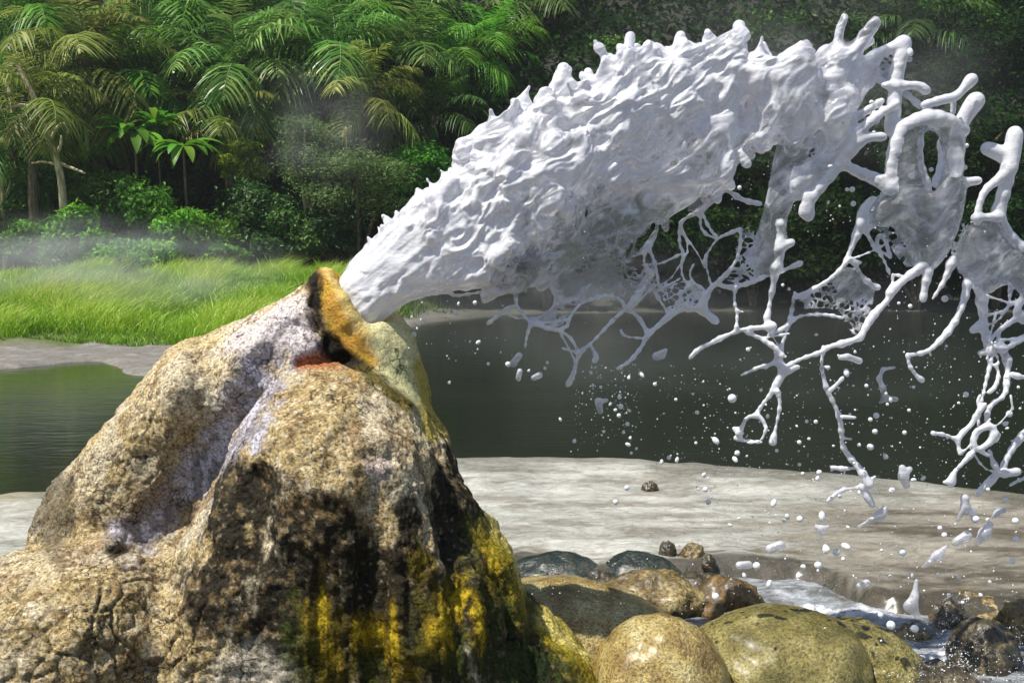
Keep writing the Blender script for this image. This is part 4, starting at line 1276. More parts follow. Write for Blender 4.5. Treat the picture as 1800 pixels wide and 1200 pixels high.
def palm(px_, py_, Y, sc, tone, label, seed, n_fr=20, group=None):
    g = random.Random(seed)
    x, zc = place(px_, py_, Y)
    zg = float(gz(np.array([x]), np.array([Y]))[0])
    h = max(.5, zc - zg)
    root = empty('palm_tree', (x, Y, zg))
    tag(root, label, 'palm tree', group)
    P, R_ = trunk_mesh(h, .17 * sc, .13 * sc, (g.uniform(-.3, .3), 0), seed)
    P[:, 0] -= P[-1, 0]; P[:, 1] -= P[-1, 1]
    tv, tq = tube(P, R_, 10)
    obj('trunk', np_mesh('trunk', tv, tq), m_bark, root)
    for i in range(n_fr):
        u = i / (n_fr - 1)
        k = min(5, int(u * 6)) * 2 + g.randint(0, 1)
        o = bpy.data.objects.new('frond', FR[tone][k]); COL.objects.link(o); o.parent = root
        o.location = (0, 0, h - .25 * u * sc)
        o.rotation_euler = (g.gauss(0, .14), g.gauss(0, .12), i * 2.39996 + g.gauss(0, .2))
        s = sc * g.uniform(.85, 1.12); o.scale = (s, s, s)
    return root


palm(52, 40, 27.5, 1.15, 'm', 'green feather palm filling the top left corner', 101)
palm(150, 108, 26.0, 1.1, 'o', 'olive feather palm whose brown trunk shows over the dark gap', 102)
palm(66, 178, 23.9, .72, 'o', 'low yellowish palm hanging behind the bare leaning tree', 103, 20)
palm(258, 60, 29, 1.0, 'p', 'palm between the top left corner palm and the dark canopy', 104)
palm(330, 28, 30, 1.1, 'm', 'palm with bright arching fronds at the top edge', 105)
palm(300, 140, 27.8, .9, 'd', 'dark palm in the shade above the rosette plants', 106, 20)
palm(412, 126, 27, 1.1, 'p', 'drooping palm over the middle of the left bank', 107)
palm(505, 60, 30, 1.0, 'd', 'dark palm in the upper gap left of the sunlit palms', 108, 22)
palm(588, 92, 28, 1.15, 'p', 'large sunlit palm with hanging fronds above the feathery tree', 109)
palm(640, 175, 26.5, .75, 'o', 'small olive palm with fronds hanging right of the feathery tree', 110, 18)
palm(655, 18, 31, 1.1, 'm', 'bright palm at the top edge left of the brown shrubs', 111)
palm(705, 112, 29, .95, 'p', 'palm on the slope left of the low bushy palms', 112, 22)
palm(798, 118, 30, .8, 'm', 'bushy yellow green palm on the slope above the splash', 113, 22)
palm(862, 150, 31, .85, 'm', 'bushy palm just above the upper edge of the splash', 114, 22)
palm(940, 96, 33, .9, 'p', 'palm halfway between the bushy palms and the brown shrubs', 115, 20)
palm(765, 205, 28, .7, 'd', 'short dark palm low on the slope beside the jet', 116, 18)
palm(420, 10, 33, 1.1, 'd', 'dark palm on the highest slope over the left bank', 117, 20)
palm(1500, 30, 36, 1.1, 'd', 'dark palm on the slope behind the top of the splash', 118, 20)
palm(1700, 70, 34, 1.2, 'm', 'shaded palm in the upper right corner', 119, 22)
palm(1610, 200, 32, .9, 'd', 'dark palm behind the right fingers of the splash', 120, 18)


def leaf_cloud(lobes, n_, size, seed, flat=0.0, asp=.5, skin=.3):
    """leaf blades through ellipsoid lobes [(x,y,z,rx,ry,rz)]"""
    g = np.random.default_rng(seed)
    lb = np.array(lobes, float)
    wgt = lb[:, 3] * lb[:, 4] * lb[:, 5]; wgt = wgt ** .7 / (wgt ** .7).sum()
    k = g.choice(len(lb), n_, p=wgt)
    d = unit(g.normal(size=(n_, 3)))
    r_ = g.uniform(skin, 1.0, n_) ** .6
    bumpy = 1 + .5 * vnoise(d * 2.6 + k[:, None] * 3.1, seed)
    P = lb[k, :3] + d * (r_ * bumpy)[:, None] * lb[k, 3:6]
    nrm_ = unit(d * .7 + g.normal(0, .55, (n_, 3)) + np.array([0, -.1, .55 + flat * 2]))
    t = unit(np.cross(nrm_, g.normal(size=(n_, 3)))); t[:, 2] -= .25; t = unit(t)
    s = unit(np.cross(nrm_, t))
    l = size * g.uniform(.6, 1.35, n_)[:, None]
    a = P - t * l * .5; b = P + s * l * asp * .5; c = P + t * l * .6 - nrm_ * l * .12; e = P - s * l * asp * .5
    V = np.stack([a, b, c, e], 1).reshape(-1, 3)
    Q = np.arange(4 * n_).reshape(-1, 4)
    lt = g.normal(0, .2, len(lb)); lt[0] = -.15
    return V, Q, np.repeat(np.clip(g.normal(.48, .18, n_) + lt[k] + .16 * vnoise(P * 3.1, seed + 5), 0, 1), 4)


def bush_lobes(w_, d_, h_, n_, seed):
    g = np.random.default_rng(seed)
    L = [(0, 0, h_ * .42, w_ * .38, d_ * .38, h_ * .42)]
    for _ in range(n_):
        a = g.uniform(0, 6.28); rr_ = math.sqrt(g.uniform(.05, 1)); zz = g.uniform(.15, .92)
        k = math.sqrt(max(.05, 1 - zz ** 2 * .8)) * rr_
        s = g.uniform(.08, .24)
        L.append((math.cos(a) * w_ * .42 * k, math.sin(a) * d_ * .42 * k, zz * h_ * .85, w_ * s, d_ * s, h_ * s * .8))
    return L


def bush(px_, py_top, py_bot, wpx, Y, m, label, seed, size=.13, dens=1.0, cat='bush', group=None, asp=.5, flat=0, name='leafy_bush', trunk=None, lobes=20):
    s = Y / F
    x, zt = place(px_, py_top, Y)
    zg = float(gz(np.array([x]), np.array([Y]))[0])
    zb = min(place(px_, py_bot, Y)[1], zt - .3)
    root = empty(name, (x, Y, zg))
    tag(root, label, cat, group)
    w_, h_ = wpx * s, zt - zb
    L = bush_lobes(w_, w_ * .8, h_, lobes, seed)
    L = [(a, b, c + zb - zg, d_, e, f_) for a, b, c, d_, e, f_ in L]
    n_ = int(min(9000, 420 * dens * w_ * h_ / (size * size * 10) + 300))
    V, Q, T = leaf_cloud(L, n_, size, seed, flat, asp)
    obj('crown', np_mesh('crown', V, Q, False, None, None, {'tone': T}), m, root)
    g = np.random.default_rng(seed)
    parts = []
    r0 = max(.03, .025 * h_ + .02)
    for l in L[1:6]:
        P = np.array([[0, 0, -.2], [l[0] * .2, l[1] * .2, l[2] * .35], [l[0] * .8, l[1] * .8, l[2] * .85], [l[0], l[1], l[2]]])
        parts.append(tube(chaikin(P, 2, False), np.linspace(r0, r0 * .2, len(chaikin(P, 2, False))), 6))
    V, Q = join(parts)
    obj('stem', np_mesh('stem', V, Q), trunk or m_bark, root)
    return root


bush(445, 292, 462, 205, 24.3, L_DARK, 'dense dark dome shaped bush at the edge of the grass', 201, .12, 1.5)
bush(190, 285, 450, 170, 24.2, L_MID, 'green bush under the rosette plants', 202, .12)
bush(300, 352, 468, 170, 23.8, L_LIME, 'bright green bush left of the dark dome shaped one', 203, .12, 1.3)
bush(75, 378, 462, 170, 24.0, L_LIME, 'low bright bush at the left edge above the grass', 204, .11, 1.2)
bush(215, 415, 474, 150, 23.0, L_LIME, 'lowest bright bush spilling onto the grass', 205, .10, 1.2)
bush(60, 300, 400, 120, 25.2, L_MID, 'mid green bush at the foot of the leaning tree', 206, .12)
bush(425, 238, 320, 95, 25.6, L_YEL, 'small yellow green bush on top of the dark dome shaped one', 207, .10)
bush(515, 385, 470, 130, 24.6, L_DARK, 'dark bush behind the tip of the mound', 208, .12, 1.3)
bush(395, 425, 475, 90, 23.2, L_MID, 'small green bush at the front of the dark dome shaped one', 209, .1)
bush(540, 190, 330, 150, 24.6, L_FERN, 'pale feathery tree in the middle of the left bank', 210, .10, 1.4, 'tree', None, .3, .5, 'feathery_tree', m_pale)
bush(628, 250, 400, 230, 23.8, L_FERN, 'spreading feathery shrub left of the jet', 211, .10, 1.3, 'shrub', None, .3, .9, 'feathery_shrub')
bush(590, 340, 450, 150, 24.0, L_DARK, 'low brownish dark shrub right above the jet mouth', 212, .11, 1.3, 'shrub')
bush(735, 240, 340, 150, 26.5, L_MID, 'fern green shrub behind the upper edge of the jet', 213, .12, 1.0, 'shrub')
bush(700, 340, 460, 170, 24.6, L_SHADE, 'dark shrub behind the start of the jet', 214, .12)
bush(910, 10, 90, 190, 34, L_DULL, 'brownish shrub at the top edge right of the palms', 215, .14, 1.0, 'shrub')
bush(1050, -20, 120, 230, 34.5, L_DULL, 'large dull brown shrub at the top centre', 216, .15, 1.2, 'shrub')
bush(985, 70, 200, 190, 32.5, L_MID, 'green shrub below the brownish ones', 217, .14, 1.0, 'shrub')
bush(1180, -10, 120, 200, 35, L_FERN, 'hazy green tree above the crest of the splash', 218, .15, 1.0, 'tree', None, .5, .2, 'leafy_tree')
bush(1330, 0, 150, 260, 34, L_MID, 'broad green tree above the right half of the splash', 219, .15, 1.0, 'tree', None, .5, .2, 'leafy_tree')
bush(1470, 10, 140, 220, 33.5, L_FERN, 'hazy grey green tree behind the knobbed top of the splash', 220, .14, 1.0, 'tree', None, .4, .4, 'leafy_tree')
bush(1610, -40, 170, 230, 32, L_SHADE, 'dark leafy tree left of the upper right corner', 221, .14, 1.2, 'tree', None, .5, .2, 'leafy_tree')
bush(1760, -30, 230, 260, 31, L_SHADE, 'tall dark tree in the upper right corner', 222, .14, 1.3, 'tree', None, .5, .2, 'leafy_tree')
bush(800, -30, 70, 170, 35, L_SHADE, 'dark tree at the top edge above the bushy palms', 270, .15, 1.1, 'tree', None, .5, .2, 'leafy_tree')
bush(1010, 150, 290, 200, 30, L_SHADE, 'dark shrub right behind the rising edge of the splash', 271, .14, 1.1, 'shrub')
bush(1100, 60, 160, 210, 32, L_MID, 'green shrub just left of the small twin fingers of water', 272, .14, 1.0, 'shrub')
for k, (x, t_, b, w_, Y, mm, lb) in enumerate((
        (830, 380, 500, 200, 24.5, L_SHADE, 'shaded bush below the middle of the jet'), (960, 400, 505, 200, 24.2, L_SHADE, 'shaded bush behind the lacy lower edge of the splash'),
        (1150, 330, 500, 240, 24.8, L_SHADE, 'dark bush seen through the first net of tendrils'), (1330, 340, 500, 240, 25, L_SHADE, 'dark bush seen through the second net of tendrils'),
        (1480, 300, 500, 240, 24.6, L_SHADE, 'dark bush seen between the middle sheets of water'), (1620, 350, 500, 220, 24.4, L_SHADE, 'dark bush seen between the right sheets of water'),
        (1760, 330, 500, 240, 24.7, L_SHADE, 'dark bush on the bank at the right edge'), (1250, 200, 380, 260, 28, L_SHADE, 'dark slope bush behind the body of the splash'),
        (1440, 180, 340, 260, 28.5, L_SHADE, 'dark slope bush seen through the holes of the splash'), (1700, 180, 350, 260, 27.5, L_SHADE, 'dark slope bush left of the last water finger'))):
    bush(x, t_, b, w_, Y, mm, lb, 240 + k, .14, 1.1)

palm(20, 262, 25.0, .85, 'p', 'low palm hanging over the left edge below the corner palm', 121, 22)
palm(215, 165, 27.0, .95, 'm', 'green palm between the olive palm and the drooping one', 122, 24)
palm(480, 150, 27.5, .95, 'p', 'palm behind the drooping palm, right of it', 123, 22)
palm(545, 30, 31, 1.1, 'm', 'sunlit palm at the top edge above the feathery tree', 124, 24)
palm(735, 40, 32, 1.0, 'p', 'palm at the top edge right of the bright palm', 125, 22)
palm(395, 215, 26.0, .7, 'o', 'short olive palm above the dark dome shaped bush', 126, 18)
bush(128, 345, 474, 120, 22.9, L_LIME, 'bright bush hiding the foot of the leaning tree', 264, .11)
bush(255, 300, 440, 130, 24.0, L_MID, 'mid green bush hiding the rosette stems', 265, .12)
bush(140, 262, 380, 130, 25.6, L_MID, 'green bush behind the leaning tree', 220 + 40, .14)
bush(330, 290, 380, 130, 25.4, L_SHADE, 'dark bush in the gap right of the rosette plants', 261, .14)
bush(20, 335, 440, 110, 24.6, L_MID, 'mid green bush cut by the left picture edge', 262, .13)
bush(370, 372, 470, 110, 23.6, L_LIME, 'bright bush in front of the dark dome shaped one, left side', 263, .11)
# ------------------------------------------------------------------ rosette plants
def rosette(px_, py_, Y, sc, label, seed):
    g = np.random.default_rng(seed)
    x, zc = place(px_, py_, Y)
    zg = float(gz(np.array([x]), np.array([Y]))[0])
    root = empty('rosette_plant', (x, Y, zg)); tag(root, label, 'plant')
    h = max(.3, zc - zg)
    tv, tq = tube(np.array([[0, 0, -.2], [.04, 0, h * .5], [0, 0, h]]), np.array([.05, .04, .03]) * sc, 7)
    obj('stem', np_mesh('stem', tv, tq), m_bark, root)
    for i in range(22):
        L = 1.2 * sc * g.uniform(.75, 1.1); ri = g.uniform(-.15, .85)
        t = np.linspace(0, 1, 7)
        a = ri - 1.25 * t ** 1.2
        xx = np.concatenate([[0], np.cumsum(np.cos(a))[:-1]]) / 6 * L; zz = np.concatenate([[0], np.cumsum(np.sin(a))[:-1]]) / 6 * L
        mid = np.stack([xx, 0 * xx, zz], -1)
        wd = np.array([.12, .5, .85, 1, .95, .65, .05]) * .13 * sc
        fold = .35
        lft = mid + np.stack([0 * wd, -wd, fold * wd], -1); rgt = mid + np.stack([0 * wd, wd, fold * wd], -1)
        V = np.stack([lft, mid, rgt], 1).reshape(-1, 3)
        Q = [(r_ * 3 + c, r_ * 3 + c + 1, r_ * 3 + c + 4, r_ * 3 + c + 3) for r_ in range(6) for c in (0, 1)]
        az = i * 2.4 + g.normal(0, .2); ca, sa = math.cos(az), math.sin(az)
        V = np.stack([V[:, 0] * ca - V[:, 1] * sa, V[:, 0] * sa + V[:, 1] * ca, V[:, 2] + h], -1)
        obj('leaf', np_mesh('leaf', V, Q, True, None, None, {'tone': np.full(len(V), g.uniform(.4, 1))}), L_MID, root)


rosette(236, 232, 24.6, 1.0, 'wide rosette plant with long glossy leaves on a stem', 301)
rosette(276, 222, 24.9, .75, 'small rosette plant just right of the widest one', 302)
rosette(322, 258, 24.2, .85, 'lowest rosette plant beside the dark dome shaped bush', 303)

# ------------------------------------------------------------------ bare trees with pale bark
def bare_tree(base, pts, branches, Y, label, seed):
    x, zb = place(*base, Y)
    zg = float(gz(np.array([x]), np.array([Y]))[0]) - .15
    root = empty('bare_tree', (x, Y, zg)); tag(root, label, 'tree')
    s = Y / F

    def conv(p): xx, zz = place(p[0], p[1], Y); return (xx - x, (p[3] if len(p) > 3 else 0), zz - zg)
    P = np.array([(0, 0, 0)] + [conv(p) for p in pts]); R_ = np.array([pts[0][2] * 1.3] + [p[2] for p in pts]) * s
    Pc = chaikin(np.column_stack([P, R_]), 2, False)
    tv, tq = tube(Pc[:, :3], Pc[:, 3], 9)
    obj('trunk', np_mesh('trunk', tv, tq), m_pale, root)
    for b in branches:
        P = np.array([conv(p) for p in b]); Pc = chaikin(np.column_stack([P, np.array([p[2] for p in b]) * s]), 2, False)
        tv, tq = tube(Pc[:, :3], Pc[:, 3], 6)
        obj('branch', np_mesh('branch', tv, tq), m_pale, root)


bare_tree((112, 345), [(110, 325, 6.5), (101, 285, 6), (88, 250, 6), (73, 205, 5.5), (58, 168, 5), (42, 135, 4), (30, 114, 3)],
          [[(66, 192, 4), (40, 184, 3), (12, 190, 3), (-15, 205, 2)], [(88, 250, 4), (100, 222, 3), (116, 215, 3), (120, 235, 2)], [(96, 275, 4), (108, 255, 3), (108, 238, 2)], [(102, 290, 3), (78, 284, 2), (56, 287, 1.5)], [(100, 285, 3), (125, 295, 3), (150, 305, 2)]],
          23.4, 'leaning pale bare tree with thin side branches on the left bank', 401)
bare_tree((30, 330), [(26, 250, 5), (24, 180, 5), (10, 140, 5), (-6, 118, 4), (-30, 90, 3)], [[(22, 170, 3), (5, 172, 2), (-15, 168, 2)]], 25.6, 'pale bare trunk leaning out at the left edge', 402)
bare_tree((8, 400), [(6, 370, 5), (4, 330, 4), (-2, 300, 3)], [[(5, 350, 2), (14, 335, 1.5), (18, 320, 1)]], 24.4, 'short pale stump like trunk at the left edge below the others', 403)

# ------------------------------------------------------------------ undergrowth on the slope, and the grass
g = np.random.default_rng(500)
n_ = 120000
yy = 25.5 + 30 * g.uniform(0, 1, n_) ** 1.3
xx = g.uniform(-1, 1, n_) * (yy * .75 + 3)
zz = gz(xx, yy)
hh = (.9 + .9 * fbm(np.stack([xx * .5, yy * .5, xx * 0], -1), 3, 8)) * g.uniform(.0, 1, n_)
P = np.stack([xx, yy, zz + np.maximum(hh, 0)], -1)
nr = unit(g.normal(0, .6, (n_, 3)) + np.array([0, -.45, .7])); t = unit(np.cross(nr, g.normal(size=(n_, 3)))); s = np.cross(nr, t)
l = g.uniform(.12, .34, n_)[:, None]
V = np.stack([P - t * l * .5, P + s * l * .26, P + t * l * .6, P - s * l * .26], 1).reshape(-1, 3)
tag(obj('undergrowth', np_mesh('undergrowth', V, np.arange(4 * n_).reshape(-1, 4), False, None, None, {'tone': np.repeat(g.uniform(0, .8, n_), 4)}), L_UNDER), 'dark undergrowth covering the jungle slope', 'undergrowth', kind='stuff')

m_grass, n, bs, out = mat('tall grass blades')
ta = N(n, 'Attribute', attribute_name='tone')
r = ramp(n, ta.outputs['Fac'], [(0, (.03, .08, .006)), (.45, (.24, .46, .015)), (.8, (.46, .62, .07)), (1, (.60, .62, .18))])
n.links.new(r.outputs[0], bs.inputs['Base Color']); bs.inputs['Roughness'].default_value = .5
tr = N(n, 'BsdfTranslucent'); n.links.new(r.outputs[0], tr.inputs[0])
mx = N(n, 'MixShader'); mx.inputs[0].default_value = .35
n.links.new(bs.outputs[0], mx.inputs[1]); n.links.new(tr.outputs[0], mx.inputs[2]); n.links.new(mx.outputs[0], out.inputs['Surface'])
n_ = 250000
yy = g.uniform(15.2, 25.2, n_); xx = g.uniform(-1, .75, n_) * (yy * .8 + 1.5)
cl = fbm(np.stack([xx * 1.1, yy * 1.1, xx * 0], -1), 3, 18)
s2 = yy - far_shore(xx)
ok = (s2 > 2.0 + 1.6 * cl + .5 * fbm(np.stack([xx * 4, yy * 4, xx * 0], -1), 2, 28)) & (s2 < 12)
right = sstep(-3.6, -1.6, xx)
ok &= g.uniform(0, 1, n_) > .86 * right
xx, yy, cl, right = xx[ok], yy[ok], cl[ok], right[ok]
n_ = len(xx)
zz = gz(xx, yy)
H = (.40 + .34 * cl) * g.uniform(.6, 1.2, n_) * (1 - .3 * right)
lean = np.stack([g.normal(.10, .25, n_) + .2 * cl, g.normal(-.05, .25, n_), np.zeros(n_)], -1)
b0 = np.stack([xx, yy, zz - .03], -1)
t = np.linspace(0, 1, 4)[None, :, None]
P = b0[:, None] + np.array([0, 0, 1]) * (H[:, None, None] * (t - .28 * t ** 2)) + lean[:, None] * H[:, None, None] * 1.3 * t ** 2
S = unit(np.stack([g.normal(1, .3, n_), g.normal(0, .5, n_), np.zeros(n_)], -1))
tone = np.clip(.52 + .30 * cl + g.normal(0, .14, n_) - .6 * right, 0, 1)
V, Q, T = strips(P, S, np.array([.8, 1, .7, .05]) * .0065, tone)
tag(obj('bank_grass', np_mesh('bank_grass', V, Q, True, None, None, {'tone': T}), m_grass), 'bright tall grass along the far bank', 'grass', kind='stuff')
# ================================================================== detached blobs, droplets and spray
def blob_mesh(strokes, h=.0035):
    """a small detached piece of water from strokes [(x, y, r), ...] in picture pixels"""
    allp = np.array([J(x, y) for s in strokes for x, y, r in s]); rm = max(r for s in strokes for _, _, r in s) * PX + .012
    f = Field(allp.min(0) - rm, allp.max(0) + rm, h)
    for s in strokes:
        if len(s) == 1: s = [s[0], (s[0][0] + .1, s[0][1], s[0][2])]
        for a, b in zip(s[:-1], s[1:]):
            f.capsule(J(a[0], a[1]), J(b[0], b[1]), max(.0042, a[2] * PX), max(.0042, b[2] * PX), .012, 1)
    v, q, _l = f.mesh(2)
    return v, q


DET = [
    ([[(1552, 648, 3), (1545, 665, 4), (1552, 682, 5), (1556, 700, 5), (1575, 702, 5)], [(1556, 700, 4), (1547, 708, 3)], [(1552, 648, 3), (1572, 645, 3)]], 'detached hooked strand of water below the middle tendrils'),
    ([[(1478, 628, 5), (1490, 627, 5), (1510, 634, 6)]], 'knobbed blob of water beside the long zigzag tendril'),
    ([[(902, 639, 7), (913, 624, 6)]], 'slanting blob of water under the small loop, upper of the pair'), ([[(914, 652, 5), (911, 665, 5)]], 'short upright blob of water under the small loop'),
    ([[(938, 664, 5), (948, 659, 6)]], 'fat blob of water right of the upright one under the loop'), ([[(1051, 704, 6), (1055, 722, 6)], [(1052, 706, 4), (1066, 703, 4)]], 'bent blob of water in front of the dark river'),
    ([[(1154, 626, 8), (1163, 623, 7), (1170, 615, 4)]], 'blob of water with a short tail right of the first branching tendril'),
    ([[(1586, 822, 6), (1588, 838, 8), (1593, 852, 7)], [(1588, 836, 6), (1599, 824, 5)]], 'forked blob of water above the shoreline'),
    ([[(1696, 876, 8), (1696, 890, 6), (1708, 900, 7)], [(1697, 890, 6), (1684, 913, 4)], [(1709, 900, 6), (1713, 913, 6)]], 'three armed blob of water over the brown terrace'),
    ([[(1740, 922, 6), (1731, 937, 10), (1716, 956, 5)]], 'teardrop of water leaning right over the terrace'), ([[(1680, 953, 8), (1700, 941, 9)]], 'oval blob of water left of the leaning teardrop'),
    ([[(1557, 892, 4), (1548, 905, 9), (1530, 914, 4), (1508, 926, 3)]], 'tailed blob of water above the terrace, tail to the left'),
    ([[(1663, 960, 3), (1648, 976, 8), (1622, 996, 3)]], 'thin slanting splinter of water over the terrace'), ([[(1611, 1020, 3), (1608, 1046, 6), (1602, 1065, 12)], [(1600, 1066, 11), (1612, 1078, 6)]], 'heavy drop of water with an upright tail over the stream'),
    ([[(1440, 946, 5), (1444, 930, 6), (1455, 925, 3)], [(1443, 930, 5), (1436, 925, 4)]], 'small forked blob of water over the pale terrace'), ([[(1765, 896, 5), (1753, 901, 6), (1744, 910, 3)]], 'bent blob of water over the terrace near the right edge'),
    ([[(1529, 73, 8), (1520, 80, 6), (1512, 87, 3)]], 'teardrop of water flying above the knobbed top of the splash'), ([[(1354, 965, 9), (1372, 958, 9)]], 'wide pale blob of water over the terrace ledge'),
    ([[(1300, 993, 7), (1316, 992, 7)]], 'oblong drop of water at the terrace ledge above the rusty boulder'), ([[(1510, 1030, 6), (1524, 1024, 7)]], 'oblong drop of water over the milky stream'),
]
for k, (st, lb) in enumerate(DET):
    v, q = blob_mesh(st)
    c = v.mean(0); dy = random.Random(k).uniform(-.12, .12)
    v = v - c
    o = obj('water_blob', np_mesh('water_blob', v, q, True), m_water, None, Vector((c[0] * (JY + dy) / JY, c[1] + dy, CAM_H + (c[2] - CAM_H) * (JY + dy) / JY)))
    tag(o, lb, 'water blob')


def drop_mesh(kind):
    u = np.linspace(0, math.pi, 9); a = np.linspace(0, 2 * math.pi, 12, endpoint=False)
    A, U = np.meshgrid(a, u)
    r_ = np.sin(U); z = np.cos(U)
    if kind == 1: z = z * 1.55
    if kind == 2: r_ = r_ * (1 - .35 * z); z = z * 1.3
    V = np.stack([r_ * np.cos(A), r_ * np.sin(A), z], -1).reshape(-1, 3)
    i, j = np.meshgrid(np.arange(8), np.arange(12), indexing='ij')
    Q = np.stack([i * 12 + j, (i + 1) * 12 + j, (i + 1) * 12 + (j + 1) % 12, i * 12 + (j + 1) % 12], -1).reshape(-1, 4)
    me = np_mesh('droplet', V, Q); me.materials.append(m_drop)
    return me


m_drop, n, bs, _o = mat('water drop')
bs.inputs['Base Color'].default_value = (.88, .90, .93, 1)
bs.inputs['Roughness'].default_value = .08
bs.inputs['IOR'].default_value = 1.33
bs.inputs['Transmission Weight'].default_value = .25
DM = [drop_mesh(k) for k in range(3)]
KNOWN = [(745, 562, 3), (740, 562, 2), (801, 549, 5), (727, 588, 5), (733, 577, 2), (826, 600, 2), (790, 672, 3), (789, 630, 2), (806, 534, 3), (835, 532, 4), (893, 640, 5), (930, 651, 3), (962, 637, 3), (958, 647, 3), (1089, 698, 4), (1091, 714, 5),
         (1088, 730, 4), (1103, 745, 4), (1108, 769, 3), (1104, 781, 4), (1106, 663, 3), (1126, 656, 4), (1105, 664, 3), (1042, 677, 3), (1056, 680, 3), (985, 737, 3), (1188, 702, 3), (1176, 804, 4), (1190, 808, 4), (1163, 812, 4), (1237, 712, 2), (1287, 700, 8), (1258, 774, 6), (1296, 796, 5),
         (1488, 655, 6), (1540, 730, 6), (1530, 737, 4), (1538, 758, 5), (1530, 785, 6), (1590, 760, 4), (1557, 802, 5), (1422, 771, 3), (1405, 777, 4), (1661, 525, 6), (1580, 533, 3), (1600, 538, 4), (1435, 588, 3), (1315, 614, 4), (1376, 501, 3), (1387, 508, 3), (1498, 333, 5), (1489, 333, 4), (1500, 358, 5), (1456, 356, 3),
         (1699, 256, 4), (1696, 294, 5), (1637, 298, 4), (1582, 136, 3), (1600, 92, 6), (1598, 105, 5), (1532, 180, 4), (1540, 213, 6), (1536, 234, 4), (1316, 286, 4), (1300, 330, 4), (1698, 693, 5), (1774, 727, 6), (1790, 680, 3), (1768, 744, 5), (1292, 807, 5), (1238, 834, 5), (1240, 860, 5), (1245, 882, 5), (1360, 884, 6),
         (1102, 857, 5), (1082, 882, 5), (1384, 908, 5), (1406, 912, 6), (1445, 907, 7), (1487, 960, 7), (1470, 970, 7), (1452, 964, 8), (1438, 993, 7), (1412, 996, 5), (1405, 1012, 5), (1352, 1026, 6), (1330, 994, 7), (1308, 1010, 4), (1258, 1048, 7), (1568, 862, 6), (1586, 970, 7), (1602, 1012, 5), (1652, 928, 5), (1660, 940, 5), (1716, 912, 6), (1767, 878, 5), (1785, 915, 6),
         (1786, 947, 6), (1780, 986, 5), (1668, 1046, 4), (1606, 843, 4), (1623, 840, 4), (1566, 1098, 8), (1608, 1104, 7), (1548, 1080, 5), (1476, 872, 4), (1437, 840, 4), (1440, 830, 5), (1411, 832, 4)]
rd = random.Random(77)
ZONES = [((1000, 640, 1130, 800), 26), ((1150, 660, 1300, 830), 18), ((1300, 610, 1560, 820), 32), ((1560, 560, 1800, 800), 26), ((1200, 820, 1500, 1010), 22), ((1480, 830, 1800, 1060), 34), ((700, 520, 900, 640), 8), ((1450, 260, 1560, 420), 7), ((1420, 1010, 1700, 1130), 12)]
drops = list(KNOWN)
for (x0, y0, x1, y1), k in ZONES:
    for _ in range(k): drops.append((rd.uniform(x0, x1), rd.uniform(y0, y1), 1.4 + 2.6 * rd.random() ** 2))
drops = drops[:298]
for x, y, r in drops:
    dy = rd.uniform(-.28, .3) if r < 5 else rd.uniform(-.12, .12)
    p = at(x, y, JY + dy)
    kind = 0 if rd.random() < .55 else (1 if rd.random() < .6 else 2)
    o = bpy.data.objects.new('droplet', DM[kind]); COL.objects.link(o)
    o.location = p; s = r * (JY + dy) / F * (1.0 if kind == 0 else .86)
    o.scale = (s, s, s)
    o.rotation_euler = (rd.gauss(0, .5), rd.gauss(0, .8), rd.uniform(0, 6))
    tag(o, 'small white drop of water flying loose around the splash', 'droplet', 'loose drops of the splash')

g = np.random.default_rng(91)
SPRAY = [((1010, 640, 1130, 780), 160), ((1150, 640, 1320, 840), 150), ((1300, 600, 1800, 840), 420), ((1180, 840, 1800, 1080), 520), ((1000, 340, 1110, 580), 60), ((1280, 240, 1560, 430), 90), ((1550, 380, 1800, 600), 110), ((690, 515, 900, 640), 30), ((1560, 1080, 1800, 1200), 420), ((1650, 1040, 1720, 1180), 260), ((880, 980, 1180, 1060), 90)]
octv = np.array([(1, 0, 0), (-1, 0, 0), (0, 1, 0), (0, -1, 0), (0, 0, 1), (0, 0, -1)], float)
octf = np.array([(0, 2, 4), (2, 1, 4), (1, 3, 4), (3, 0, 4), (2, 0, 5), (1, 2, 5), (3, 1, 5), (0, 3, 5)])
VV, QQ = [], []
o_ = 0
for (x0, y0, x1, y1), k in SPRAY:
    low = y0 > 1030
    for _ in range(k):
        x, y = g.uniform(x0, x1), g.uniform(y0, y1)
        Yd = JY + g.uniform(-.4, .45) if not low else ground_y(y + 25, 0)
        p = np.array(at(x, y, Yd)); r = (.6 + 1.3 * g.random() ** 3) * Yd / F
        VV.append(p + octv * r * g.uniform(.8, 1.3, 3)); QQ.append(octf + o_); o_ += 6
sv_, sq_ = np.concatenate(VV), np.concatenate(QQ)
me = np_mesh('fine_spray', sv_, sq_, True); me.materials.append(m_drop)
tag(obj('fine_spray', me), 'fine white spray drifting around and below the splash', 'spray', kind='stuff')
# ================================================================== steam hanging in the air
HAZE = .0008
hb = np.array([(x, y, z) for z in (-2.4, 42) for y in (-6, 75) for x in (-75, 75)], float)
hq = np.array([(0, 2, 3, 1), (4, 5, 7, 6), (0, 1, 5, 4), (2, 6, 7, 3), (0, 4, 6, 2), (1, 3, 7, 5)])
m_haze = bpy.data.materials.new('pale haze'); m_haze.use_nodes = True
n = m_haze.node_tree
n.nodes.remove(n.nodes['Principled BSDF'])
pv = N(n, 'VolumePrincipled'); pv.inputs['Color'].default_value = (.86, .92, .93, 1); pv.inputs['Density'].default_value = HAZE
pv.inputs['Anisotropy'].default_value = .2
n.links.new(pv.outputs[0], n.nodes['Material Output'].inputs['Volume'])
tag(obj('haze', np_mesh('haze', hb, hq, False), m_haze), 'thin steam hanging over the river and the far bank', 'haze', kind='stuff')


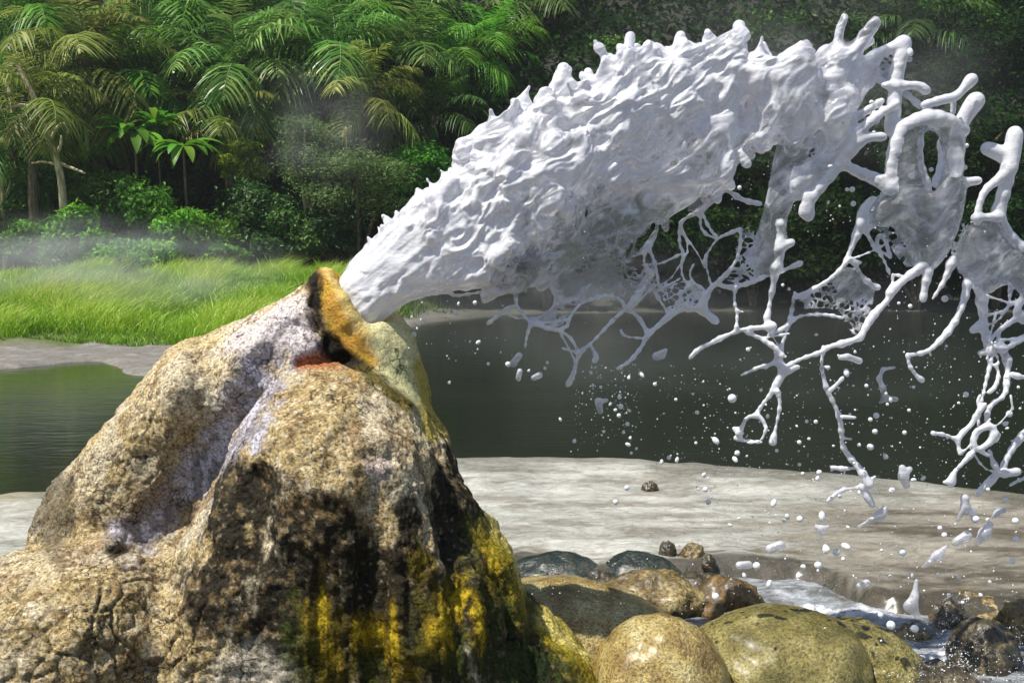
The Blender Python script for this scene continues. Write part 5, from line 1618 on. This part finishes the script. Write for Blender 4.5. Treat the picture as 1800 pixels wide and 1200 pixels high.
def steam(x, z, Y, rx, ry, rz, dens, label, seed):
    """a soft cloud of steam: density falls to nothing inside its own ellipsoid"""
    m = bpy.data.materials.new('steam'); m.use_nodes = True
    n = m.node_tree; n.nodes.remove(n.nodes['Principled BSDF'])
    tc = N(n, 'TexCoord')
    ln = N(n, 'VectorMath', operation='LENGTH'); n.links.new(tc.outputs['Object'], ln.inputs[0])
    nz = N(n, 'TexNoise'); nz.inputs['Scale'].default_value = 2.2; nz.inputs['Detail'].default_value = 3
    ad = N(n, 'VectorMath', operation='ADD'); ad.inputs[1].default_value = (seed * 3.1, seed, 0)
    n.links.new(tc.outputs['Object'], ad.inputs[0]); n.links.new(ad.outputs[0], nz.inputs['Vector'])
    fall = N(n, 'MapRange'); fall.inputs[1].default_value = 1.0; fall.inputs[2].default_value = .1; fall.interpolation_type = 'SMOOTHSTEP'
    n.links.new(ln.outputs['Value'], fall.inputs[0])
    nr = N(n, 'MapRange'); nr.inputs[1].default_value = .38; nr.inputs[2].default_value = .68; nr.interpolation_type = 'SMOOTHSTEP'
    n.links.new(nz.outputs[0], nr.inputs[0])
    mu = N(n, 'Math', operation='MULTIPLY'); n.links.new(fall.outputs[0], mu.inputs[0]); n.links.new(nr.outputs[0], mu.inputs[1])
    m2 = N(n, 'Math', operation='MULTIPLY'); n.links.new(mu.outputs[0], m2.inputs[0]); m2.inputs[1].default_value = dens
    pv = N(n, 'VolumePrincipled'); pv.inputs['Color'].default_value = (.92, .95, .95, 1)
    n.links.new(m2.outputs[0], pv.inputs['Density'])
    n.links.new(pv.outputs[0], n.nodes['Material Output'].inputs['Volume'])
    u = np.linspace(0, math.pi, 13); a = np.linspace(0, 2 * math.pi, 20, endpoint=False)
    A, U = np.meshgrid(a, u)
    V = np.stack([np.sin(U) * np.cos(A), np.sin(U) * np.sin(A), np.cos(U)], -1).reshape(-1, 3)
    i, j = np.meshgrid(np.arange(12), np.arange(20), indexing='ij')
    Q = np.stack([i * 20 + j, (i + 1) * 20 + j, (i + 1) * 20 + (j + 1) % 20, i * 20 + (j + 1) % 20], -1).reshape(-1, 4)
    o = obj('steam', np_mesh('steam', V, Q), m, None, (x, Y, z)); o.scale = (rx, ry, rz)
    return tag(o, label, 'steam', kind='stuff')


p = at(150, 480, 17.5); steam(p.x, p.z + .1, 17.5, 4.4, 1.8, 1.15, .5, 'low bank of steam drifting over the grass at the left', 1)
p = at(560, 230, 22.5); steam(p.x, p.z, 22.5, 2.2, 1.2, 1.8, .16, 'thin steam rising in front of the feathery shrubs', 2)
p = at(1250, 620, 10.5); steam(p.x, p.z, 10.5, 4.6, 2.2, 1.4, .055, 'grey steam over the dark river behind the tendrils', 3)
p = at(1400, 130, 27); steam(p.x, p.z, 27, 7, 2.0, 3.4, .12, 'steam cloud before the trees at the top right', 4)
p = at(950, 500, 21); steam(p.x, p.z, 21, 5.5, 1.6, 1.3, .16, 'steam along the dark bank behind the jet', 5)
scene.cycles.volume_step_rate = 2.0
scene.cycles.volume_max_steps = 128
